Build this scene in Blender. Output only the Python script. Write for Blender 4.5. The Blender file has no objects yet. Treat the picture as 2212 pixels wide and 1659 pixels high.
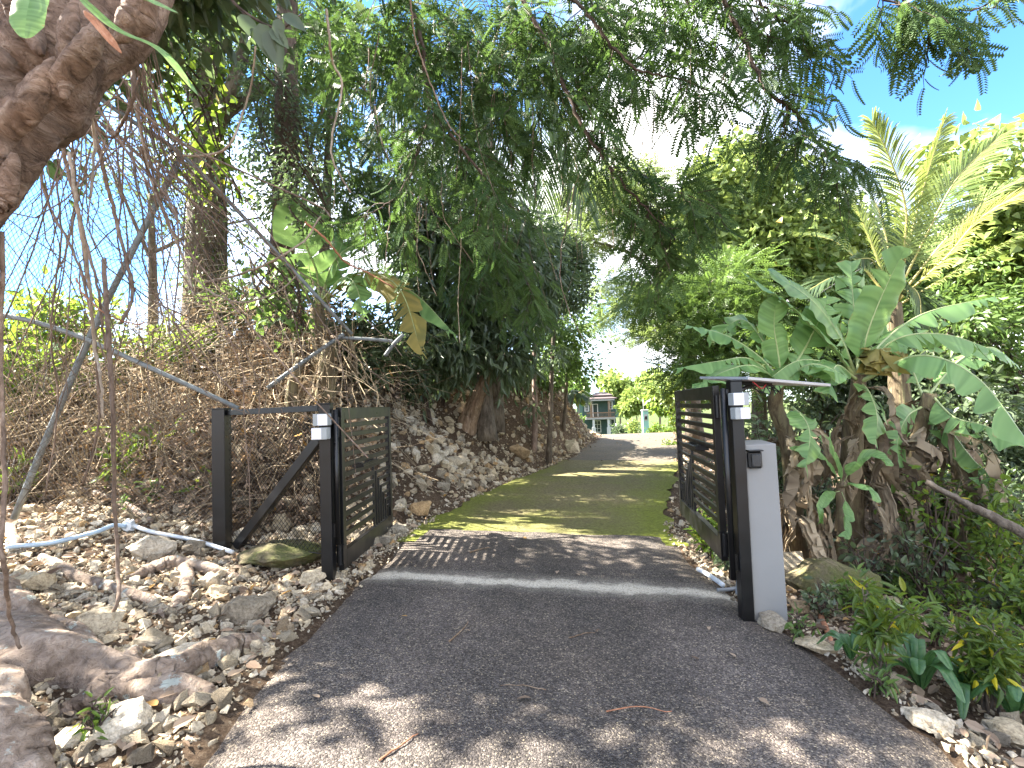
import bpy, bmesh, math, random
import numpy as np
from mathutils import Vector, Matrix

random.seed(11)
rng = np.random.default_rng(11)
S = bpy.context.scene
COL = S.collection

# ------------------------------------------------------------------ camera, sky, sun, exposure
FPX = 1090.0                                   # focal length in the units of a 2212 px wide picture
PITCH, ROLL = math.radians(2.5), math.radians(2.0)
EYE = Vector((0.0, 0.0, 1.6))
R0, F0 = Vector((1, 0, 0)), Vector((0, math.cos(PITCH), math.sin(PITCH)))
U0 = Vector((0, -math.sin(PITCH), math.cos(PITCH)))
CR = R0 * math.cos(ROLL) - U0 * math.sin(ROLL)
CU = R0 * math.sin(ROLL) + U0 * math.cos(ROLL)
cam_data = bpy.data.cameras.new("camera")
cam_data.sensor_width = 36.0
cam_data.lens = 36.0 * FPX / 2212.0
cam_data.clip_start, cam_data.clip_end = 0.05, 2000.0
cam = bpy.data.objects.new("camera", cam_data)
COL.objects.link(cam)
mw = Matrix.Identity(4)
for i in range(3):
    mw[i][0], mw[i][1], mw[i][2], mw[i][3] = CR[i], CU[i], -F0[i], EYE[i]
cam.matrix_world = mw
S.camera = cam

SUN_EL, SUN_AZ = math.radians(46), math.radians(-78)      # azimuth from +Y, clockwise: the sun stands over the bank
sun_dir = Vector((math.sin(SUN_AZ) * math.cos(SUN_EL), math.cos(SUN_AZ) * math.cos(SUN_EL), math.sin(SUN_EL)))
sd = bpy.data.lights.new("sun", 'SUN')
sd.energy, sd.angle, sd.color = 3.4, math.radians(0.53), (1.0, 0.94, 0.84)
sun = bpy.data.objects.new("sun", sd)
COL.objects.link(sun)
sun.rotation_euler = sun_dir.to_track_quat('Z', 'Y').to_euler()
sun.location = (-20, 0, 30)

W = bpy.data.worlds.new("World"); S.world = W; W.use_nodes = True
nt = W.node_tree; nt.nodes.clear()
def wn(t, **k):
    n = nt.nodes.new(t)
    for a, b in k.items(): setattr(n, a, b)
    return n
sky = wn('ShaderNodeTexSky', sky_type='NISHITA', sun_disc=False)
sky.sun_elevation, sky.sun_rotation = SUN_EL, SUN_AZ % (2 * math.pi)
sky.air_density, sky.dust_density, sky.ozone_density = 1.0, 0.4, 2.5
bg_sky = wn('ShaderNodeBackground'); bg_sky.inputs[1].default_value = 0.05
bg_cl = wn('ShaderNodeBackground'); bg_cl.inputs[0].default_value = (1.0, 0.975, 0.94, 1); bg_cl.inputs[1].default_value = 0.34
tc = wn('ShaderNodeTexCoord'); mp = wn('ShaderNodeMapping')
mp.inputs['Scale'].default_value = (1.0, 1.0, 1.7); mp.inputs['Location'].default_value = (7.98, 5.08, 4.26)
nz = wn('ShaderNodeTexNoise'); nz.inputs['Scale'].default_value = 1.5; nz.inputs['Detail'].default_value = 7; nz.inputs['Roughness'].default_value = 0.52; nz.inputs['Distortion'].default_value = 0.25
cr = wn('ShaderNodeValToRGB'); cr.color_ramp.elements[0].position = 0.44; cr.color_ramp.elements[1].position = 0.60
mx = wn('ShaderNodeMixShader'); ow = wn('ShaderNodeOutputWorld')
L = nt.links.new
L(tc.outputs['Generated'], mp.inputs['Vector']); L(mp.outputs['Vector'], nz.inputs['Vector'])
L(nz.outputs['Fac'], cr.inputs['Fac']); L(cr.outputs['Color'], mx.inputs['Fac'])
blu = wn('ShaderNodeMix', data_type='RGBA', blend_type='MULTIPLY'); blu.inputs[0].default_value = 1.0; blu.inputs[7].default_value = (.43, .70, .97, 1)
L(sky.outputs['Color'], blu.inputs[6]); L(blu.outputs[2], bg_sky.inputs[0]); L(bg_sky.outputs[0], mx.inputs[1]); L(bg_cl.outputs[0], mx.inputs[2]); L(mx.outputs[0], ow.inputs['Surface'])

vs = S.view_settings
vs.view_transform, vs.look, vs.gamma, vs.use_curve_mapping = 'Standard', 'None', 1.0, False
vs.exposure = 3.7
S.cycles.max_bounces, S.cycles.diffuse_bounces, S.cycles.glossy_bounces = 8, 6, 2
S.cycles.transmission_bounces, S.cycles.transparent_max_bounces = 4, 4
S.cycles.use_denoising = True
S.cycles.sample_clamp_indirect = 6.0

# ------------------------------------------------------------------ helpers
def P(px, py, d):
    """world point that stands d metres in front of the lens at a place measured in the photograph"""
    v = CR * ((px - 1106.0) / FPX) - CU * ((py - 829.5) / FPX) + F0
    return EYE + v * d

def nrm(a):
    a = np.asarray(a, float); return a / np.maximum(np.linalg.norm(a, axis=-1, keepdims=True), 1e-9)

def sstep(a, b, x):
    t = np.clip((np.asarray(x, float) - a) / (b - a), 0, 1); return t * t * (3 - 2 * t)

_perm = np.random.default_rng(5).random((256, 256))
def vnoise(x, y, f=1.0, o=0.0):
    x = np.asarray(x, float) * f + o + 1000; y = np.asarray(y, float) * f + o * 1.7 + 1000
    xi, yi = np.floor(x).astype(int), np.floor(y).astype(int)
    fx, fy = x - xi, y - yi
    fx, fy = fx * fx * (3 - 2 * fx), fy * fy * (3 - 2 * fy)
    g = lambda a, b: _perm[a % 256, b % 256]
    return (g(xi, yi) * (1 - fx) + g(xi + 1, yi) * fx) * (1 - fy) + (g(xi, yi + 1) * (1 - fx) + g(xi + 1, yi + 1) * fx) * fy

class Geo:
    def __init__(s): s.V, s.F, s.T, s.n = [], [], [], 0
    def add(s, V, F, tint=0.5):
        V = np.asarray(V, float).reshape(-1, 3)
        for f in (F if isinstance(F, list) else [F]):
            f = np.asarray(f, int)
            if len(f): s.F.append(f + s.n)
        s.V.append(V); s.T.append(np.broadcast_to(np.asarray(tint, float), (len(V),)).copy()); s.n += len(V)
        return s
    def build(s, name, mat=None, parent=None, smooth=True, link=True, origin=None):
        me = bpy.data.meshes.new(name)
        V = np.concatenate(s.V) if s.V else np.zeros((0, 3)); T = np.concatenate(s.T) if s.T else np.zeros(0)
        if origin is not None: V = V - np.asarray(origin, float)
        me.vertices.add(len(V)); me.vertices.foreach_set("co", V.astype(np.float32).ravel())
        loops = np.concatenate([f.ravel() for f in s.F]); starts, k = [], 0
        for f in s.F:
            starts.append(k + np.arange(len(f)) * f.shape[1]); k += f.size
        starts = np.concatenate(starts)
        me.loops.add(len(loops)); me.loops.foreach_set("vertex_index", loops.astype(np.int32))
        me.polygons.add(len(starts)); me.polygons.foreach_set("loop_start", starts.astype(np.int32))
        me.polygons.foreach_set("use_smooth", np.full(len(starts), smooth))
        a = me.attributes.new("tint", 'FLOAT', 'POINT'); a.data.foreach_set("value", T.astype(np.float32))
        me.update(calc_edges=True)
        if mat: me.materials.append(mat)
        o = bpy.data.objects.new(name, me)
        if link: COL.objects.link(o)
        if parent is not None: o.parent = parent
        if origin is not None: o.location = origin
        return o

def tag(o, label=None, cat=None, group=None, kind=None):
    if label: o["label"] = label
    if cat: o["category"] = cat
    if group: o["group"] = group
    if kind: o["kind"] = kind
    return o

def empty(name, loc=(0, 0, 0), label=None, cat=None, group=None, rz=0.0):
    o = bpy.data.objects.new(name, None); COL.objects.link(o); o.location = loc; o.rotation_euler = (0, 0, rz)
    o.empty_display_size = 0.1
    return tag(o, label, cat, group)

def at(o, root):
    """keep the part where it was built although its thing stands elsewhere"""
    o.parent = root
    o.location = Vector(o.location) - Vector(root.location)
    return o

def basis(y, n, s=1.0):
    y = nrm(y); x = nrm(np.cross(y, n)); z = np.cross(x, y)
    B = np.stack([x, y, z], axis=-1)
    s = np.asarray(s, float)
    return B * (s[..., None, None] if s.ndim else s)

def scatter(geo, tmpl, pos, B, tint):
    Vt, Fs = tmpl; n = len(pos)
    if n == 0: return
    V = np.einsum('nij,kj->nki', B, Vt) + np.asarray(pos)[:, None, :]
    off = (np.arange(n) * len(Vt))[:, None, None]
    geo.add(V.reshape(-1, 3), [(np.asarray(f)[None] + off).reshape(-1, np.asarray(f).shape[1]) for f in Fs], np.repeat(tint, len(Vt)))

def tube(geo, pts, rad, sides=6, tint=0.5, cap=True, wob=0.0, seed=0):
    p = np.asarray([tuple(q) for q in pts], float); n = len(p)
    r = np.broadcast_to(np.asarray(rad, float), (n,))
    t = nrm(np.gradient(p, axis=0))
    a = np.array([0.0, 0, 1]) if abs(t[0, 2]) < .9 else np.array([1.0, 0, 0])
    u = nrm(np.cross(t[0], a)); U = [u]
    for i in range(1, n):
        u = u - t[i] * np.dot(u, t[i]); u = u / max(np.linalg.norm(u), 1e-9); U.append(u)
    U = np.array(U); Wv = np.cross(t, U)
    th = np.arange(sides) * 2 * np.pi / sides
    k = np.ones((n, sides))
    if wob:
        g = np.random.default_rng(seed); ph = g.random(4) * 6.3
        zz = np.linspace(0, n * .35, n)[:, None]
        k = 1 + wob * (.5 * np.sin(2 * th[None] + zz + ph[0]) + .35 * np.sin(3 * th[None] - zz * .7 + ph[1]) + .3 * np.sin(5 * th[None] + zz * .3 + ph[2]) + .22 * np.sin(9 * th[None] + zz * .15 + ph[3]) + .12 * (g.random((n, sides)) - .5))
    V = p[:, None] + (np.cos(th)[None, :, None] * U[:, None] + np.sin(th)[None, :, None] * Wv[:, None]) * (r[:, None] * k)[..., None]
    i = np.arange(n - 1)[:, None] * sides; j = np.arange(sides)[None]; j2 = (j + 1) % sides
    F = np.stack([i + j, i + j2, i + sides + j2, i + sides + j], -1).reshape(-1, 4)
    V = V.reshape(-1, 3)
    if cap and sides > 3:
        V = np.concatenate([V, p[:1], p[-1:]]); m = n * sides
        jj = np.arange(sides); kk = (jj + 1) % sides
        F3 = np.concatenate([np.stack([kk, jj, np.full(sides, m)], -1), np.stack([(n - 1) * sides + jj, (n - 1) * sides + kk, np.full(sides, m + 1)], -1)])
        geo.add(V, [F, F3], tint)
    else:
        geo.add(V, [F], tint)

def curve(ctrl, n=16, jit=0.0, g=None):
    """smooth polyline through control points (Catmull-Rom)"""
    c = np.asarray([tuple(q) for q in ctrl], float)
    if len(c) == 2: c = np.array([c[0], (c[0] * 2 + c[1]) / 3, (c[0] + c[1] * 2) / 3, c[1]])
    e = np.concatenate([[2 * c[0] - c[1]], c, [2 * c[-1] - c[-2]]])
    s = np.linspace(0, len(c) - 1 - 1e-6, n); k = s.astype(int); f = (s - k)[:, None]
    a, b, d, h = e[k], e[k + 1], e[k + 2], e[k + 3]
    q = .5 * (2 * b + (d - a) * f + (2 * a - 5 * b + 4 * d - h) * f ** 2 + (3 * b - a - 3 * d + h) * f ** 3)
    if jit:
        g = g or rng
        q[1:] += np.cumsum(g.normal(0, jit, (n - 1, 3)), axis=0) * .5 + g.normal(0, jit, (n - 1, 3)) * .5
    return q

def box(geo, x0, x1, y0, y1, z0, z1, tint=.5, M=None, ch=0.0):
    c = ch
    if c <= 0:
        V = np.array([[x, y, z] for z in (z0, z1) for y in (y0, y1) for x in (x0, x1)], float)
        F = [np.array([[0, 2, 3, 1], [4, 5, 7, 6], [0, 1, 5, 4], [2, 6, 7, 3], [0, 4, 6, 2], [1, 3, 7, 5]])]
    else:
        V, idx = [], {}
        for sx in (0, 1):
            for sy in (0, 1):
                for sz in (0, 1):
                    X, Y, Z = (x0, x1)[sx], (y0, y1)[sy], (z0, z1)[sz]
                    dx, dy, dz = c * (1 - 2 * sx), c * (1 - 2 * sy), c * (1 - 2 * sz)
                    for ax, v in enumerate(((X, Y + dy, Z + dz), (X + dx, Y, Z + dz), (X + dx, Y + dy, Z))):
                        idx[sx, sy, sz, ax] = len(V); V.append(v)
        q, t3 = [], []
        for a in range(3):
            b, d = (a + 1) % 3, (a + 2) % 3
            for s in (0, 1):
                def key(sb, sd):
                    k = [0, 0, 0]; k[a] = s; k[b] = sb; k[d] = sd; return (*k, a)
                f = [idx[key(*e)] for e in ((0, 0), (1, 0), (1, 1), (0, 1))]
                q.append(f if s else f[::-1])
            for sb in (0, 1):
                for sd in (0, 1):
                    k0, k1 = [0, 0, 0], [0, 0, 0]
                    k0[b] = k1[b] = sb; k0[d] = k1[d] = sd; k1[a] = 1
                    f = [idx[(*k0, b)], idx[(*k1, b)], idx[(*k1, d)], idx[(*k0, d)]]
                    q.append(f if sb ^ sd else f[::-1])
        for sx in (0, 1):
            for sy in (0, 1):
                for sz in (0, 1):
                    f = [idx[sx, sy, sz, i] for i in range(3)]
                    t3.append(f if (sx + sy + sz) % 2 else f[::-1])
        V = np.array(V, float); F = [np.array(q), np.array(t3)]
    if M is not None:
        V = np.array([tuple(M @ Vector(v)) for v in V])
    geo.add(V, F, tint)

# ------------------------------------------------------------------ materials
def newmat(name):
    m = bpy.data.materials.new(name); m.use_nodes = True
    n = m.node_tree; n.nodes.clear()
    o = n.nodes.new('ShaderNodeOutputMaterial'); b = n.nodes.new('ShaderNodeBsdfPrincipled')
    n.links.new(b.outputs[0], o.inputs[0])
    return m, n, b, o
def N(n, t, **k):
    x = n.nodes.new(t)
    for a, b in k.items():
        if a in x.inputs: x.inputs[a].default_value = b
        else: setattr(x, a, b)
    return x
def ramp(n, src, stops):
    r = N(n, 'ShaderNodeValToRGB'); e = r.color_ramp.elements
    while len(e) > len(stops): e.remove(e[-1])
    while len(e) < len(stops): e.new(1.0)
    for i, (p, c) in enumerate(stops):
        e[i].position = p; e[i].color = (*c, 1) if len(c) == 3 else c
    n.links.new(src, r.inputs[0]); return r
def mixc(n, f, a, b, mode='MIX'):
    m = N(n, 'ShaderNodeMix', data_type='RGBA', blend_type=mode)
    for v, s in ((f, 0), (a, 6), (b, 7)):
        if hasattr(v, 'links'): n.links.new(v, m.inputs[s])
        else: m.inputs[s].default_value = v if s == 0 else (*v, 1)
    return m.outputs[2]
def bump(n, b, src, dist, strength=1.0):
    k = N(n, 'ShaderNodeBump'); k.inputs['Distance'].default_value = dist; k.inputs['Strength'].default_value = strength
    n.links.new(src, k.inputs['Height']); n.links.new(k.outputs[0], b.inputs['Normal']); return k

def leafmat(name, dark, light, trans, tr=0.4, rough=0.42, old=None, spec=0.35):
    m, n, b, o = newmat(name)
    a = N(n, 'ShaderNodeAttribute', attribute_name='tint')
    stops = [(0.0, dark), (0.8, light), (0.95, light), (0.97, old or light), (1.0, old or light)]
    r = ramp(n, a.outputs['Fac'], stops)
    n.links.new(r.outputs[0], b.inputs['Base Color']); b.inputs['Roughness'].default_value = rough
    b.inputs['Specular IOR Level'].default_value = spec
    t = N(n, 'ShaderNodeBsdfTranslucent')
    n.links.new(mixc(n, 0.55, trans, r.outputs[0]), t.inputs[0])
    s = N(n, 'ShaderNodeMixShader'); s.inputs[0].default_value = tr
    n.links.new(b.outputs[0], s.inputs[1]); n.links.new(t.outputs[0], s.inputs[2]); n.links.new(s.outputs[0], o.inputs[0])
    return m

def barkmat(name, a, b_, c=None, scale=(6, 6, 1.5), bd=0.02, rough=0.85, lichen=0.0, cracks=0.0):
    m, n, b, o = newmat(name)
    t = N(n, 'ShaderNodeTexCoord'); mp = N(n, 'ShaderNodeMapping'); mp.inputs['Scale'].default_value = scale
    n.links.new(t.outputs['Object'], mp.inputs[0])
    z = N(n, 'ShaderNodeTexNoise', Scale=2.2, Detail=9.0, Roughness=0.65); z.inputs['Distortion'].default_value = .8; n.links.new(mp.outputs[0], z.inputs[0])
    r = ramp(n, z.outputs['Fac'], [(0.3, a), (0.52, b_), (0.72, c or b_)])
    z2 = N(n, 'ShaderNodeTexNoise', Scale=2.3, Detail=7.0, Roughness=.65); n.links.new(t.outputs['Object'], z2.inputs[0])
    f = ramp(n, z2.outputs['Fac'], [(0.32, (.5, .48, .46)), (0.52, (.95, .94, .92)), (0.72, (1.3, 1.27, 1.22))])
    col = mixc(n, 1.0, r.outputs[0], f.outputs[0], 'MULTIPLY')
    if cracks:
        v = N(n, 'ShaderNodeTexNoise', Scale=5.0, Detail=12.0, Roughness=.8); v.inputs['Distortion'].default_value = 2.0; n.links.new(mp.outputs[0], v.inputs[0])
        k = ramp(n, v.outputs['Fac'], [(0.36, (.25, .22, .2)), (0.46, (1, 1, 1))]); col = mixc(n, cracks, col, mixc(n, 1.0, col, k.outputs[0], 'MULTIPLY'))
    if lichen:
        v = N(n, 'ShaderNodeTexNoise', Scale=7.0, Detail=5.0, Roughness=.7); n.links.new(t.outputs['Object'], v.inputs[0])
        k = ramp(n, v.outputs['Fac'], [(0.60, (0, 0, 0)), (0.64, (lichen,) * 3)]); col = mixc(n, k.outputs[0], col, (.42, .47, .43))
    n.links.new(col, b.inputs['Base Color'])
    b.inputs['Roughness'].default_value = rough; b.inputs['Specular IOR Level'].default_value = 0.2
    ad = N(n, 'ShaderNodeMath', operation='ADD'); n.links.new(z.outputs['Fac'], ad.inputs[0]); n.links.new(z2.outputs['Fac'], ad.inputs[1])
    bump(n, b, ad.outputs[0], bd); return m

def plain(name, col, rough=0.5, metal=0.0, var=0.25, scale=14, spec=0.5, bd=0.0):
    m, n, b, o = newmat(name)
    t = N(n, 'ShaderNodeTexCoord'); z = N(n, 'ShaderNodeTexNoise', Scale=float(scale), Detail=6.0, Roughness=0.6); n.links.new(t.outputs['Object'], z.inputs[0])
    r = ramp(n, z.outputs['Fac'], [(0.25, tuple(c * (1 - var) for c in col)), (0.75, tuple(min(1, c * (1 + var)) for c in col))])
    n.links.new(r.outputs[0], b.inputs['Base Color'])
    rr = ramp(n, z.outputs['Fac'], [(0.3, (rough * .8,) * 3), (0.7, (min(1, rough * 1.25),) * 3)]); n.links.new(rr.outputs[0], b.inputs['Roughness'])
    b.inputs['Metallic'].default_value = metal; b.inputs['Specular IOR Level'].default_value = spec
    if bd: bump(n, b, z.outputs['Fac'], bd)
    return m
# ------------------------------------------------------------------ ground shape
_rk = np.array([[-30, .6], [-5, .40], [0, .32], [2.2, .27], [3.4, .22], [4.6, .18], [6.4, .28], [8.7, .95], [10.5, 1.65], [13.4, 2.83], [17, 4.0], [21.8, 5.35], [30, 7.0], [45, 9.8], [80, 15.5], [400, 60]])
_ry = np.linspace(-30, 400, 4301); _rc = np.interp(_ry, _rk[:, 0], _rk[:, 1])
_k = np.ones(17) / 17; _rc[60:1200] = np.convolve(_rc, _k, 'same')[60:1200]
def roadc(y): return np.interp(y, _ry, _rc)
HW = 1.65
def hw(y): return np.interp(y, [3.3, 4.9, 6, 9], [1.77, 1.61, 1.62, 1.65])
_zk = np.array([[-30, 0], [9, 0], [13, .05], [18, .13], [21.8, .16], [24, .12], [28, -.22], [45, -1.7], [80, -4.8], [120, -7], [400, -7]])
_zc = np.interp(_ry, _zk[:, 0], _zk[:, 1]); _zc[60:1200] = np.convolve(_zc, _k, 'same')[60:1200]
def roadz(x, y):
    s = x - roadc(y)
    return np.interp(y, _ry, _zc) - .05 * np.clip(s, -HW - .2, HW + .2) * (1 - sstep(8, 16, y))
_tx = np.array([-60, -14, -9, -6, -3.4, -2.4, -1.75]); _ty = np.array([14, 9.0, 7.4, 6.6, 5.8, 6.0, 6.5])
_toe = [np.stack([np.linspace(-60, -1.75, 400), np.interp(np.linspace(-60, -1.75, 400), _tx, _ty)], 1)]
_yy = np.linspace(6.9, 70, 500); _toe.append(np.stack([roadc(_yy) - HW - .2, _yy], 1)); _toe = np.concatenate(_toe)
def bankw(x, y):
    """how far behind the toe of the left bank a point lies, 0 in front of it"""
    x, y = np.broadcast_arrays(np.asarray(x, float), np.asarray(y, float)); sh = x.shape
    p = np.stack([x.ravel(), y.ravel()], 1); d = np.empty(len(p))
    for i in range(0, len(p), 4000):
        q = p[i:i + 4000]; d[i:i + 4000] = np.sqrt(((q[:, None] - _toe[None]) ** 2).sum(-1)).min(1)
    d = d.reshape(sh)
    ins = ((x < roadc(y) - HW - .2) & (y > 6.7)) | ((x < -1.75) & (y > np.interp(x, _tx, _ty)))
    return np.where(ins, d, 0)
def H(x, y, fine=True):
    x, y = np.broadcast_arrays(np.asarray(x, float), np.asarray(y, float))
    c = roadc(y); s = x - c
    z = roadz(x, y)
    t = np.maximum(-s - hw(y), 0); r = np.maximum(s - hw(y), 0)
    near = 1 - sstep(9, 13, y)
    z = z + near * (.12 * np.minimum(t, 3) + .05 * np.maximum(t - 3, 0) * (t < 20))
    w = bankw(x, y)
    hb = 1.05 * np.minimum(w, 2.3) + .55 * np.clip(w - 2.3, 0, 3) + .12 * np.clip(w - 5.3, 0, 30)
    hb = np.minimum(hb * (1 + 1.7 * sstep(10.5, 15, y)), np.maximum(hb, 3.0)) - .12 * sstep(0, .5, w)
    fade = 1 - .93 * sstep(18.5, 24, y); fade = fade * (1 - .25 * sstep(-3.5, -7, x))
    z = z + hb * fade
    rf = .3 + .7 * sstep(1.8, 3.4, y); rf = rf * (1 - .5 * sstep(12, 18, y))
    z = z - rf * (.16 * sstep(0, .5, r) + .15 * np.clip(r - .3, 0, 6) + .03 * np.clip(r - 6, 0, 40))
    if fine:
        e = sstep(0, .5, t + r)
        z = z + e * ((vnoise(x, y, 1.1, 3) - .5) * .16 + (vnoise(x, y, 3.1, 9) - .5) * .07) + sstep(.1, .8, w) * ((vnoise(x, y, .9, 21) - .5) * .5 + (vnoise(x, y, 2.3, 14) - .5) * .22)
    return z
def Hs(x, y): return float(H(np.array([x]), np.array([y]))[0])
def ground(px, py, off=0.0):
    """the point of the ground seen at a place measured in the photograph"""
    d = np.concatenate([np.arange(1.4, 12, .01), np.arange(12, 90, .05)])
    o = np.array(P(px, py, 0.0)); v = np.array(P(px, py, 1.0)) - o
    q = o[None] + v[None] * d[:, None]
    k = np.nonzero(q[:, 2] < H(q[:, 0], q[:, 1]))[0]
    k = k[0] if len(k) else len(d) - 1
    return Vector((q[k, 0], q[k, 1], q[k, 2] + off))
def on(v, dz=0.0): return Vector((v[0], v[1], Hs(v[0], v[1]) + dz))

_a, _b = ground(772, 1238), ground(1556, 1286)
_s = (_b.y - _a.y) / (_b.x - _a.x); BAND = (_a.y - _s * _a.x, _s)
# ------------------------------------------------------------------ materials of the setting
def ground_material():
    m, n, b, o = newmat("soil_and_leaf_mould")
    t = N(n, 'ShaderNodeTexCoord')
    z1 = N(n, 'ShaderNodeTexNoise', Scale=1.3, Detail=8.0, Roughness=0.7); z2 = N(n, 'ShaderNodeTexNoise', Scale=38.0, Detail=6.0, Roughness=0.75)
    v = N(n, 'ShaderNodeTexVoronoi', Scale=28.0)
    for k in (z1, z2, v): n.links.new(t.outputs['Object'], k.inputs[0])
    c1 = ramp(n, z2.outputs['Fac'], [(0.28, (.04, .026, .018)), (0.5, (.12, .085, .06)), (0.64, (.2, .155, .115)), (0.8, (.4, .36, .3))])
    c2 = ramp(n, z1.outputs['Fac'], [(0.35, (.7, .66, .62)), (0.7, (1.25, 1.2, 1.1))])
    x = N(n, 'ShaderNodeSeparateXYZ'); n.links.new(t.outputs['Object'], x.inputs[0])
    far = N(n, 'ShaderNodeMapRange'); far.inputs[1].default_value = 24.0; far.inputs[2].default_value = 30.0; n.links.new(x.outputs[1], far.inputs[0])
    gr = ramp(n, z2.outputs['Fac'], [(0.3, (.03, .045, .015)), (0.6, (.08, .10, .035)), (0.8, (.15, .15, .07))])
    n.links.new(mixc(n, far.outputs[0], mixc(n, 1.0, c1.outputs[0], c2.outputs[0], 'MULTIPLY'), gr.outputs[0]), b.inputs['Base Color'])
    b.inputs['Roughness'].default_value = .95; b.inputs['Specular IOR Level'].default_value = .1
    bump(n, b, z2.outputs['Fac'], .05); return m

def asphalt_material():
    m, n, b, o = newmat("asphalt_with_pale_chippings")
    t = N(n, 'ShaderNodeTexCoord')
    v = N(n, 'ShaderNodeTexVoronoi', Scale=125.0); v.inputs['Randomness'].default_value = 1.0
    v2 = N(n, 'ShaderNodeTexVoronoi', Scale=62.0)
    z = N(n, 'ShaderNodeTexNoise', Scale=1.0, Detail=7.0, Roughness=.62); zf = N(n, 'ShaderNodeTexNoise', Scale=11.0, Detail=5.0, Roughness=.7)
    for k in (v, v2, z, zf): n.links.new(t.outputs['Object'], k.inputs[0])
    sp = N(n, 'ShaderNodeSeparateColor'); n.links.new(v.outputs['Color'], sp.inputs[0])
    c = ramp(n, sp.outputs[0], [(0.0, (.036, .031, .028)), (0.5, (.076, .067, .061)), (0.85, (.132, .117, .107)), (0.95, (.19, .165, .13)), (1.0, (.30, .26, .2))])
    sp2 = N(n, 'ShaderNodeSeparateColor'); n.links.new(v2.outputs['Color'], sp2.inputs[0])
    lit = ramp(n, sp2.outputs[1], [(0.0, (0, 0, 0)), (0.935, (0, 0, 0)), (0.94, (.85, .85, .85)), (1.0, (.85, .85, .85))])
    d2 = ramp(n, v2.outputs['Distance'], [(0.24, (1, 1, 1)), (0.32, (0, 0, 0))])
    fac = N(n, 'ShaderNodeMath', operation='MULTIPLY'); n.links.new(lit.outputs[0], fac.inputs[0]); n.links.new(d2.outputs[0], fac.inputs[1])
    dust = ramp(n, z.outputs['Fac'], [(0.34, (.8, .8, .8)), (0.6, (1.15, 1.13, 1.12)), (0.78, (1.7, 1.65, 1.6))])
    dust2 = ramp(n, zf.outputs['Fac'], [(0.3, (.8, .8, .8)), (0.7, (1.22, 1.2, 1.18))])
    base = mixc(n, 1.0, mixc(n, 1.0, c.outputs[0], dust.outputs[0], 'MULTIPLY'), dust2.outputs[0], 'MULTIPLY')
    ta = N(n, 'ShaderNodeAttribute', attribute_name='tint'); wt = ramp(n, ta.outputs['Fac'], [(0.0, (1.25, 1.2, 1.12)), (0.1, (.95, .95, .95)), (0.25, (1.16, 1.14, 1.13)), (0.42, (.84, .84, .84)), (0.6, (.84, .84, .84)), (0.75, (1.16, 1.14, 1.13)), (0.9, (.95, .95, .95)), (1.0, (1.3, 1.22, 1.1))])
    base = mixc(n, 1.0, base, wt.outputs[0], 'MULTIPLY')
    zs = N(n, 'ShaderNodeTexNoise', Scale=.45, Detail=8.0, Roughness=.7); n.links.new(t.outputs['Object'], zs.inputs[0]); st = ramp(n, zs.outputs['Fac'], [(.3, (.72, .71, .7)), (.5, (1, 1, 1)), (.68, (1.35, 1.3, 1.22))]); base = mixc(n, 1.0, base, st.outputs[0], 'MULTIPLY')
    base = mixc(n, fac.outputs[0], base, (.40, .33, .22))
    # the worn pale concrete threshold that crosses the drive between the gate posts
    x = N(n, 'ShaderNodeSeparateXYZ'); n.links.new(t.outputs['Object'], x.inputs[0])
    ln = N(n, 'ShaderNodeMath', operation='MULTIPLY_ADD'); n.links.new(x.outputs[0], ln.inputs[0]); ln.inputs[1].default_value = -BAND[1]; ln.inputs[2].default_value = -BAND[0]
    dy = N(n, 'ShaderNodeMath', operation='ADD'); n.links.new(x.outputs[1], dy.inputs[0]); n.links.new(ln.outputs[0], dy.inputs[1])
    wv = N(n, 'ShaderNodeTexNoise', Scale=2.0, Detail=5.0, Roughness=.65); n.links.new(t.outputs['Object'], wv.inputs[0])
    wo = N(n, 'ShaderNodeMath', operation='MULTIPLY_ADD'); n.links.new(wv.outputs['Fac'], wo.inputs[0]); wo.inputs[1].default_value = .34; wo.inputs[2].default_value = -.17
    d1 = N(n, 'ShaderNodeMath', operation='ADD'); n.links.new(dy.outputs[0], d1.inputs[0]); n.links.new(wo.outputs[0], d1.inputs[1])
    ab = N(n, 'ShaderNodeMath', operation='ABSOLUTE'); n.links.new(d1.outputs[0], ab.inputs[0])
    g2 = N(n, 'ShaderNodeMath', operation='MULTIPLY_ADD'); n.links.new(zf.outputs['Fac'], g2.inputs[0]); g2.inputs[1].default_value = .16; n.links.new(ab.outputs[0], g2.inputs[2])
    band = ramp(n, g2.outputs[0], [(0.10, (.97, .97, .97)), (0.145, (.85, .85, .85)), (0.21, (.2, .2, .2)), (0.36, (0, 0, 0))])
    pale = ramp(n, sp.outputs[0], [(0, (.27, .24, .19)), (.4, (.54, .49, .40)), (1, (.66, .60, .50))])
    n.links.new(mixc(n, band.outputs[0], base, pale.outputs[0]), b.inputs['Base Color'])
    b.inputs['Roughness'].default_value = .85; b.inputs['Specular IOR Level'].default_value = .2
    inv = N(n, 'ShaderNodeMath', operation='SUBTRACT'); inv.inputs[0].default_value = .6; n.links.new(v.outputs['Distance'], inv.inputs[1])
    bump(n, b, inv.outputs[0], .006, 1.0); return m

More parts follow.
